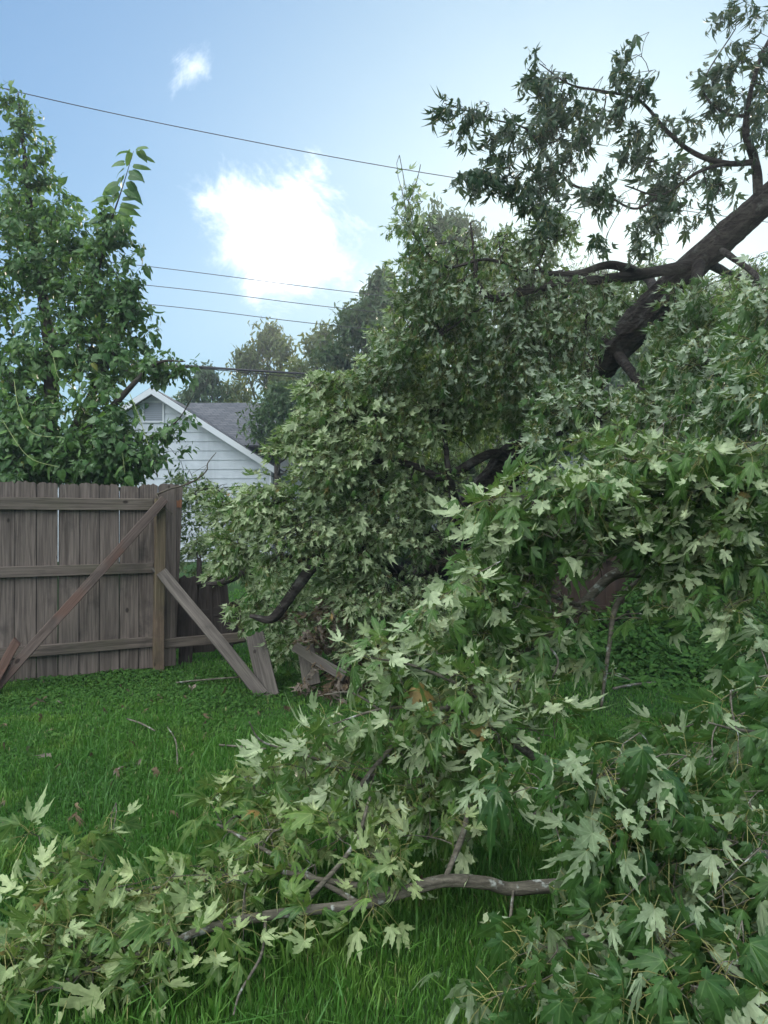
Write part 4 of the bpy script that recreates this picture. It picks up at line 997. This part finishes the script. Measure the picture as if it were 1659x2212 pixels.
bough(mt, 'branch', [[(900, 1260, 7.2, .06), (800, 1200, 6.6, .045), (700, 1205, 6.2, .05), (640, 1270, 6.05, .042), (590, 1335, 6.0, .034), (540, 1330, 6.0, .016)],
                     [(700, 1205, 6.2, .03), (620, 1210, 6.3, .04), (530, 1235, 6.6, .036), (480, 1258, 6.9, .026), (440, 1262, 7.1, .012)],
                     [(800, 1200, 6.6, .03), (640, 1120, 6.3, .016), (530, 1090, 6.6, .010), (470, 1090, 7.6, .005)]],
      [(560, 1080, 6.2, 110, 50, .3, 74), (480, 1120, 7.9, 60, 50, .25, 44), (450, 1060, 8.1, 40, 30, .2, 20), (500, 1180, 6.4, 70, 36, .25, 30), (640, 1140, 6.1, 90, 55, .3, 62), (590, 1215, 6.0, 30, 22, .12, 8), (600, 1230, 5.95, 20, 16, .1, 3),
       (760, 1160, 6.2, 110, 60, .35, 80), (880, 1140, 6.4, 100, 70, .35, 70), (545, 1300, 6.4, 36, 30, .15, 12), (618, 1395, 6.7, 26, 40, .12, 9), (700, 1350, 6.8, 50, 40, .2, 20), (800, 1290, 6.3, 110, 70, .35, 90), (900, 1300, 6.4, 90, 80, .35, 80), (830, 1390, 6.4, 110, 50, .3, 70), (760, 1250, 6.5, 50, 40, .25, 24), (610, 1290, 7.7, 80, 60, .3, 60), (520, 1210, 7.9, 60, 36, .3, 36), (720, 1230, 7.4, 90, 60, .3, 60), (640, 1370, 7.6, 70, 30, .25, 30),
       (400, 1120, 8.3, 40, 40, .3, 20), (430, 1190, 8.3, 50, 40, .3, 26), (390, 1040, 8.2, 40, 20, .3, 9)],
      sprig=mid_kw, dens=1.75, bark='bark', wood_sides=12, label='low boughs resting on the smashed fence')
bough(mt, 'branch', [[(1510, 570, 5.5, .045), (1500, 680, 5.2, .032), (1515, 750, 4.8, .02), (1560, 800, 4.3, .01)],
                     [(1330, 760, 5.9, .04), (1400, 850, 5.3, .03), (1440, 900, 4.8, .02), (1500, 900, 4.4, .012)],
                     [(1560, 540, 5.4, .022), (1640, 600, 4.9, .020), (1720, 700, 4.2, .018), (1640, 780, 3.4, .012)]],
      [(1475, 650, 5.2, 40, 50, .25, 14), (1560, 640, 4.8, 60, 60, .3, 36), (1640, 640, 4.2, 50, 70, .25, 28), (1620, 800, 3.9, 60, 80, .3, 34), (1500, 780, 4.8, 90, 70, .35, 56), (1425, 835, 5.1, 60, 50, .3, 34), (1330, 890, 5.2, 80, 60, .35, 46), (1450, 880, 4.7, 110, 55, .35, 66), (1590, 900, 4.1, 90, 50, .3, 44),
       (1200, 880, 4.9, 60, 50, .25, 30), (1200, 945, 4.9, 46, 36, .2, 14), (1260, 860, 5.0, 50, 50, .25, 24), (1640, 730, 3.0, 30, 45, .12, 9), (1655, 840, 2.9, 25, 30, .12, 6), (1500, 690, 5.0, 60, 40, .25, 26)],
      leafmat='maple_mid', sprig=dict(mid_kw, flip=.55, size=(.055, .10)), dens=1.35, bark='bark', label='leafy boughs hanging right of the trunk')
near_kw = dict(size=(.075, .135), n=(5, 9), bias=(0, -.30, .25), droop=.54, flip=.55, spread=.85, petl=(.05, .095))
bough(mt, 'branch', [[(1900, 900, 4.2, .06), (1750, 1050, 4.0, .045), (1600, 1150, 3.9, .034), (1480, 1222, 3.8, .028), (1400, 1238, 3.75, .026), (1325, 1242, 3.7, .025), (1255, 1308, 3.65, .022), (1190, 1370, 3.6, .020), (1100, 1425, 3.55, .017), (1000, 1500, 3.4, .013), (900, 1590, 3.25, .011), (840, 1630, 3.15, .010), (790, 1690, 3.1, .010)],
                     [(1400, 1238, 3.75, .014), (1335, 1300, 3.6, .013), (1315, 1400, 3.5, .011), (1298, 1530, 3.45, .006)],
                     [(1700, 1090, 4.0, .02), (1560, 1040, 3.6, .014), (1420, 1010, 3.4, .010), (1350, 990, 3.3, .006)],
                     [(1480, 1222, 3.8, .016), (1330, 1130, 3.5, .012), (1200, 1080, 3.3, .008), (1100, 1080, 3.2, .005)],
                     [(1255, 1308, 3.65, .012), (1130, 1270, 3.4, .008), (1020, 1280, 3.2, .005)],
                     [(790, 1690, 3.1, .008), (730, 1655, 3.05, .006), (640, 1625, 3.0, .005), (565, 1600, 2.95, .004), (538, 1558, 2.92, .002)],
                     [(1100, 1425, 3.55, .009), (1165, 1392, 3.4, .006), (1205, 1425, 3.35, .005), (1185, 1480, 3.35, .003)]],
      [(1060, 1080, 3.3, 40, 26, .15, 8), (1200, 1060, 3.3, 70, 45, .2, 24), (1150, 1130, 3.4, 90, 55, .25, 40), (1300, 1060, 3.3, 90, 60, .25, 40), (1400, 990, 3.3, 80, 40, .2, 28), (1500, 980, 3.2, 60, 36, .2, 20), (1610, 1000, 3.1, 70, 50, .25, 26), (1420, 1080, 3.4, 80, 60, .25, 36), (1550, 1090, 3.3, 90, 60, .25, 38),
       (1640, 1110, 3.2, 50, 60, .2, 18), (1200, 1200, 3.5, 90, 50, .25, 34), (1060, 1190, 3.6, 60, 50, .2, 20), (980, 1260, 3.1, 34, 30, .12, 7), (1060, 1300, 3.3, 55, 36, .2, 16), (1100, 1240, 3.4, 60, 40, .2, 18), (1500, 1190, 3.5, 90, 50, .25, 30), (1620, 1210, 3.3, 60, 50, .2, 20), (1380, 1170, 3.5, 70, 40, .2, 20),
       (1150, 1370, 3.5, 45, 34, .15, 10), (1180, 1320, 3.5, 40, 36, .15, 9), (1040, 1400, 3.5, 50, 40, .15, 14), (1000, 1360, 3.5, 40, 40, .15, 10), (1310, 1330, 3.5, 20, 20, .08, 3), (1480, 1320, 3.2, 26, 30, .1, 4), (1520, 1260, 3.3, 40, 40, .15, 8), (1600, 1300, 3.2, 30, 50, .15, 7), (1280, 1440, 3.4, 22, 20, .1, 3),
       (1300, 960, 3.9, 70, 40, .25, 22)],
      sset='maple0', sprig=near_kw, bscale=.85, dens=.85, label='lichen spotted limb sloping down towards the camera under pale leaves')
bough(mt, 'branch', [[(1420, 655, 5.9, .05), (1400, 600, 6.4, .035), (1330, 570, 6.8, .02), (1250, 600, 7.0, .01)], [(1330, 755, 6.1, .05), (1270, 720, 6.7, .03), (1180, 690, 7.0, .012)], [(1512, 562, 5.7, .04), (1600, 600, 6.5, .03), (1700, 620, 7.0, .015)]],
      [(1250, 610, 7.0, 90, 40, .35, 50), (1340, 630, 7.0, 80, 55, .35, 60), (1400, 590, 6.9, 50, 26, .3, 20), (1280, 710, 7.0, 90, 60, .35, 66), (1180, 640, 7.0, 80, 60, .35, 56), (1380, 720, 7.0, 70, 70, .35, 50), (1470, 680, 6.9, 70, 60, .35, 50), (1600, 610, 6.8, 90, 50, .35, 60), (1560, 700, 6.6, 90, 60, .35, 60), (1180, 820, 7.0, 110, 60, .35, 60), (1100, 900, 7.2, 90, 60, .35, 50), (1000, 960, 7.6, 130, 80, .3, 90), (880, 960, 7.4, 90, 70, .3, 50)],
      leafmat='maple_mid', bark='bark', flow=(-.3, .1, -.5), dens=1.2, sprig=dict(mid_kw, flip=.5, size=(.05, .09)), label='leafy branches on the far side of the leaning trunk')
# withered foliage in the crushed zone
bough(mt, 'branch', [[(880, 1330, 7.1, .03), (800, 1390, 6.8, .02), (720, 1440, 6.5, .012), (680, 1470, 6.4, .006)], [(800, 1390, 6.8, .02), (740, 1320, 6.6, .01), (690, 1300, 6.4, .006)]],
      [(725, 1375, 6.75, 60, 36, .2, 34), (735, 1480, 6.2, 34, 24, .15, 16), (665, 1500, 6.15, 20, 12, .08, 4), (730, 1310, 6.3, 50, 36, .15, 24), (770, 1440, 6.3, 40, 40, .2, 22), (960, 1190, 6.6, 60, 45, .2, 26), (650, 1330, 6.4, 36, 30, .1, 8)],
      leafmat='withered', sset='curl', bark='bark', sprig=dict(size=(.06, .10), n=(6, 9), droop=.8, flip=.5, spread=.5, petl=(.02, .05)), label='dead branch hung with withered brown leaves', pet=False)

# ================================================================== FOREGROUND LIMBS LYING ON THE LAWN
l1 = empty('fallen_limb', (-.4, 2.75, 0)); tag(l1, 'lichen spotted limb lying low across the front grass, leaves spread to the lower left', 'tree limb', 'broken maple limbs on the lawn')
bough(l1, 'bough', bscale=.85, spray=dict(length=(.10, .26), k=3), flow=(-.5, -.25, .12), skels=[[(1400, 1930, 2.9, .034), (1250, 1912, 2.85, .026), (1180, 1912, 2.82, .024), (1100, 1918, 2.8, .023), (1050, 1905, 2.78, .022), (960, 1900, 2.75, .021), (870, 1925, 2.7, .020), (780, 1952, 2.66, .018), (640, 1968, 2.62, .016), (530, 1985, 2.58, .016), (430, 2010, 2.52, .014), (350, 2045, 2.46, .011), (200, 2095, 2.40, .008), (60, 2150, 2.34, .005), (-40, 2190, 2.30, .005)],
                    [(870, 1925, 2.7, .012), (700, 1900, 2.72, .010), (560, 1880, 2.75, .008), (330, 1918, 2.75, .007), (110, 1918, 2.7, .004)],
                    [(780, 1952, 2.66, .010), (600, 1850, 2.8, .008), (470, 1780, 2.95, .005)],
                    [(575, 1980, 2.6, .006), (565, 2060, 2.42, .005), (520, 2140, 2.3, .004), (505, 2190, 2.22, .003)],
                    [(1110, 1910, 2.8, .006), (1100, 2000, 2.68, .005), (1090, 2080, 2.6, .003)],
                    [(960, 1900, 2.75, .010), (1000, 1800, 2.85, .012), (1010, 1740, 2.95, .008)],
                    [(640, 1968, 2.62, .010), (760, 1830, 2.75, .008), (800, 1720, 2.85, .006)]],
      blobs=[(230, 1760, 2.9, 30, 16, .08, 3), (65, 1800, 2.75, 34, 14, .08, 3), (450, 1740, 3.0, 60, 40, .15, 10), (500, 1700, 3.1, 50, 30, .15, 7), (220, 1850, 2.75, 70, 36, .15, 11), (420, 1860, 2.75, 70, 40, .15, 13), (120, 1930, 2.6, 80, 45, .15, 12), (300, 1930, 2.6, 80, 50, .15, 13), (470, 1900, 2.6, 60, 50, .15, 10),
       (620, 1880, 2.7, 70, 50, .18, 15), (560, 1800, 2.85, 80, 40, .18, 14), (700, 1810, 2.8, 80, 60, .2, 18), (60, 2050, 2.45, 80, 60, .15, 24), (210, 2040, 2.45, 80, 60, .12, 22), (330, 2060, 2.4, 60, 50, .12, 14), (480, 1990, 2.5, 60, 40, .12, 12), (120, 1990, 2.5, 70, 40, .12, 12), (20, 2150, 2.3, 60, 60, .12, 16), (150, 2140, 2.32, 50, 50, .1, 12), (380, 1990, 2.5, 60, 40, .12, 8), (830, 1840, 2.75, 70, 50, .18, 13), (900, 1780, 2.9, 80, 60, .2, 15),
       (680, 1960, 2.6, 50, 36, .12, 6), (560, 1700, 3.2, 70, 40, .2, 12), (660, 1720, 3.1, 70, 50, .2, 14), (800, 1900, 2.6, 50, 40, .12, 6)],
      sset='maple0', leafmat='maple_young', sprig=dict(near_kw, droop=.36, flip=.40, size=(.07, .125)), shell=.1, dens=.52)
l2 = empty('fallen_limb', (.2, 3.1, 0)); tag(l2, 'leafy limb end thrust up in the middle of the picture with silvery upturned leaves', 'tree limb', 'broken maple limbs on the lawn')
bough(l2, 'bough', bscale=.85, spray=dict(length=(.12, .28), k=3), flow=(-.35, -.1, .35), skels=[[(1290, 1700, 3.6, .02), (1160, 1640, 3.4, .016), (1050, 1560, 3.2, .013), (960, 1530, 3.05, .011), (880, 1580, 3.0, .010), (790, 1680, 2.95, .009), (775, 1730, 2.95, .008), (800, 1850, 2.95, .007)],
                    [(1160, 1640, 3.4, .012), (1020, 1500, 3.15, .008), (900, 1440, 3.05, .006), (800, 1420, 3.0, .003)],
                    [(960, 1530, 3.05, .008), (830, 1530, 3.0, .006), (700, 1570, 2.95, .003)],
                    [(880, 1580, 3.0, .006), (770, 1500, 3.0, .004), (700, 1500, 3.0, .002)],
                    [(1290, 1700, 3.6, .012), (1200, 1720, 3.3, .009), (1150, 1760, 3.2, .005)]],
      blobs=[(860, 1395, 3.1, 26, 24, .08, 3), (800, 1425, 3.05, 40, 26, .1, 6), (870, 1470, 3.05, 60, 40, .15, 12), (980, 1450, 3.1, 60, 36, .15, 12), (1080, 1480, 3.2, 60, 40, .15, 13), (950, 1530, 3.0, 70, 45, .15, 15), (1060, 1570, 3.1, 70, 50, .18, 18), (1160, 1540, 3.2, 50, 50, .15, 11), (830, 1550, 3.0, 60, 40, .15, 12),
       (700, 1590, 2.95, 50, 26, .12, 8), (780, 1640, 2.95, 60, 40, .15, 11), (900, 1650, 3.0, 80, 50, .2, 20), (1030, 1660, 3.15, 80, 50, .2, 20), (780, 1740, 2.9, 40, 40, .12, 9), (880, 1740, 3.0, 70, 50, .2, 15), (1000, 1740, 3.1, 70, 50, .2, 14), (640, 1650, 3.05, 50, 30, .12, 8), (930, 1400, 3.3, 40, 30, .12, 5)],
      sset='maple0', sprig=dict(near_kw, droop=.46, flip=.60, size=(.08, .135)), shell=.1, dens=.8)
l3 = empty('fallen_limb', (1.2, 2.6, 0)); tag(l3, 'large leaved limb filling the lower right corner, mostly dark green upper sides', 'tree limb', 'broken maple limbs on the lawn')
bough(l3, 'bough', bscale=.85, spray=dict(length=(.12, .30), k=3), flow=(-.6, -.1, -.3), skels=[[(1850, 1800, 2.9, .03), (1650, 1850, 2.7, .02), (1560, 1800, 2.5, .015), (1450, 1760, 2.4, .011), (1330, 1700, 2.35, .008), (1250, 1650, 2.3, .004)],
                    [(1650, 1850, 2.7, .015), (1500, 1950, 2.4, .012), (1350, 2000, 2.2, .008), (1200, 2030, 2.1, .005)],
                    [(1850, 1900, 2.6, .02), (1700, 2050, 2.2, .012), (1550, 2120, 2.0, .008), (1400, 2150, 1.95, .004)],
                    [(1450, 1760, 2.4, .008), (1330, 1820, 2.3, .005), (1200, 1830, 2.3, .003)],
                    [(1850, 1600, 3.0, .015), (1700, 1590, 2.8, .010), (1590, 1575, 2.7, .005), (1530, 1560, 2.65, .003)]],
      blobs=[(1300, 1610, 2.4, 30, 26, .1, 4), (1270, 1690, 2.35, 60, 40, .15, 10), (1130, 1690, 2.5, 40, 40, .12, 5), (1380, 1680, 2.4, 60, 50, .15, 9), (1330, 1770, 2.3, 70, 50, .15, 12), (1450, 1790, 2.35, 70, 60, .18, 14), (1560, 1740, 2.5, 70, 70, .2, 14), (1630, 1820, 2.5, 50, 80, .2, 13), (1400, 1890, 2.25, 80, 60, .18, 15),
       (1540, 1920, 2.2, 80, 70, .18, 16), (1640, 1980, 2.2, 50, 80, .2, 13), (1300, 1980, 2.15, 60, 50, .15, 9), (1200, 2040, 2.1, 50, 50, .12, 7), (1430, 2030, 2.1, 80, 60, .15, 14), (1560, 2080, 2.0, 80, 70, .15, 14), (1300, 2130, 1.95, 70, 50, .12, 9), (1450, 2160, 1.9, 70, 50, .12, 10), (1620, 2150, 1.9, 60, 60, .15, 9), (1130, 2120, 2.05, 40, 40, .1, 4),
       (1560, 1560, 2.7, 40, 30, .12, 4), (1640, 1620, 2.7, 40, 50, .12, 7), (1600, 1480, 2.8, 40, 40, .12, 5), (1500, 1660, 2.6, 60, 40, .15, 8), (1470, 1600, 3.2, 70, 60, .25, 14), (1620, 1400, 3.2, 40, 50, .15, 8), (1350, 1620, 3.6, 60, 50, .2, 8)],
      sset='maple0_limp', leafmat='maple_deep', sprig=dict(near_kw, droop=.7, bias=(0, -.9, .3), flip=.14, size=(.10, .145), petl=(.06, .11)), shell=.1)
print('LEAVES', NLEAF)

# ================================================================== EVENING AIR
hz = Geo(); X0, X1, Y0, Y1, Z0, Z1 = -70, 70, -12, 75, -1.1, 24
quadgeo(hz, [(X0, Y0, Z0), (X1, Y0, Z0), (X1, Y1, Z0), (X0, Y1, Z0), (X0, Y0, Z1), (X1, Y0, Z1), (X1, Y1, Z1), (X0, Y1, Z1)], [[3, 2, 1, 0], [4, 5, 6, 7], [0, 1, 5, 4], [1, 2, 6, 5], [2, 3, 7, 6], [3, 0, 4, 7]])
m = bpy.data.materials.new('haze'); m.use_nodes = True; t = m.node_tree; t.nodes.clear()
pv = t.nodes.new('ShaderNodeVolumePrincipled'); pv.inputs['Color'].default_value = (.80, .90, 1.0, 1); pv.inputs['Density'].default_value = HAZE; pv.inputs['Anisotropy'].default_value = .55
oo = t.nodes.new('ShaderNodeOutputMaterial'); t.links.new(pv.outputs[0], oo.inputs['Volume'])
tag(link('haze', hz.mesh('haze', m)), kind='stuff', label='thin bluish evening haze')
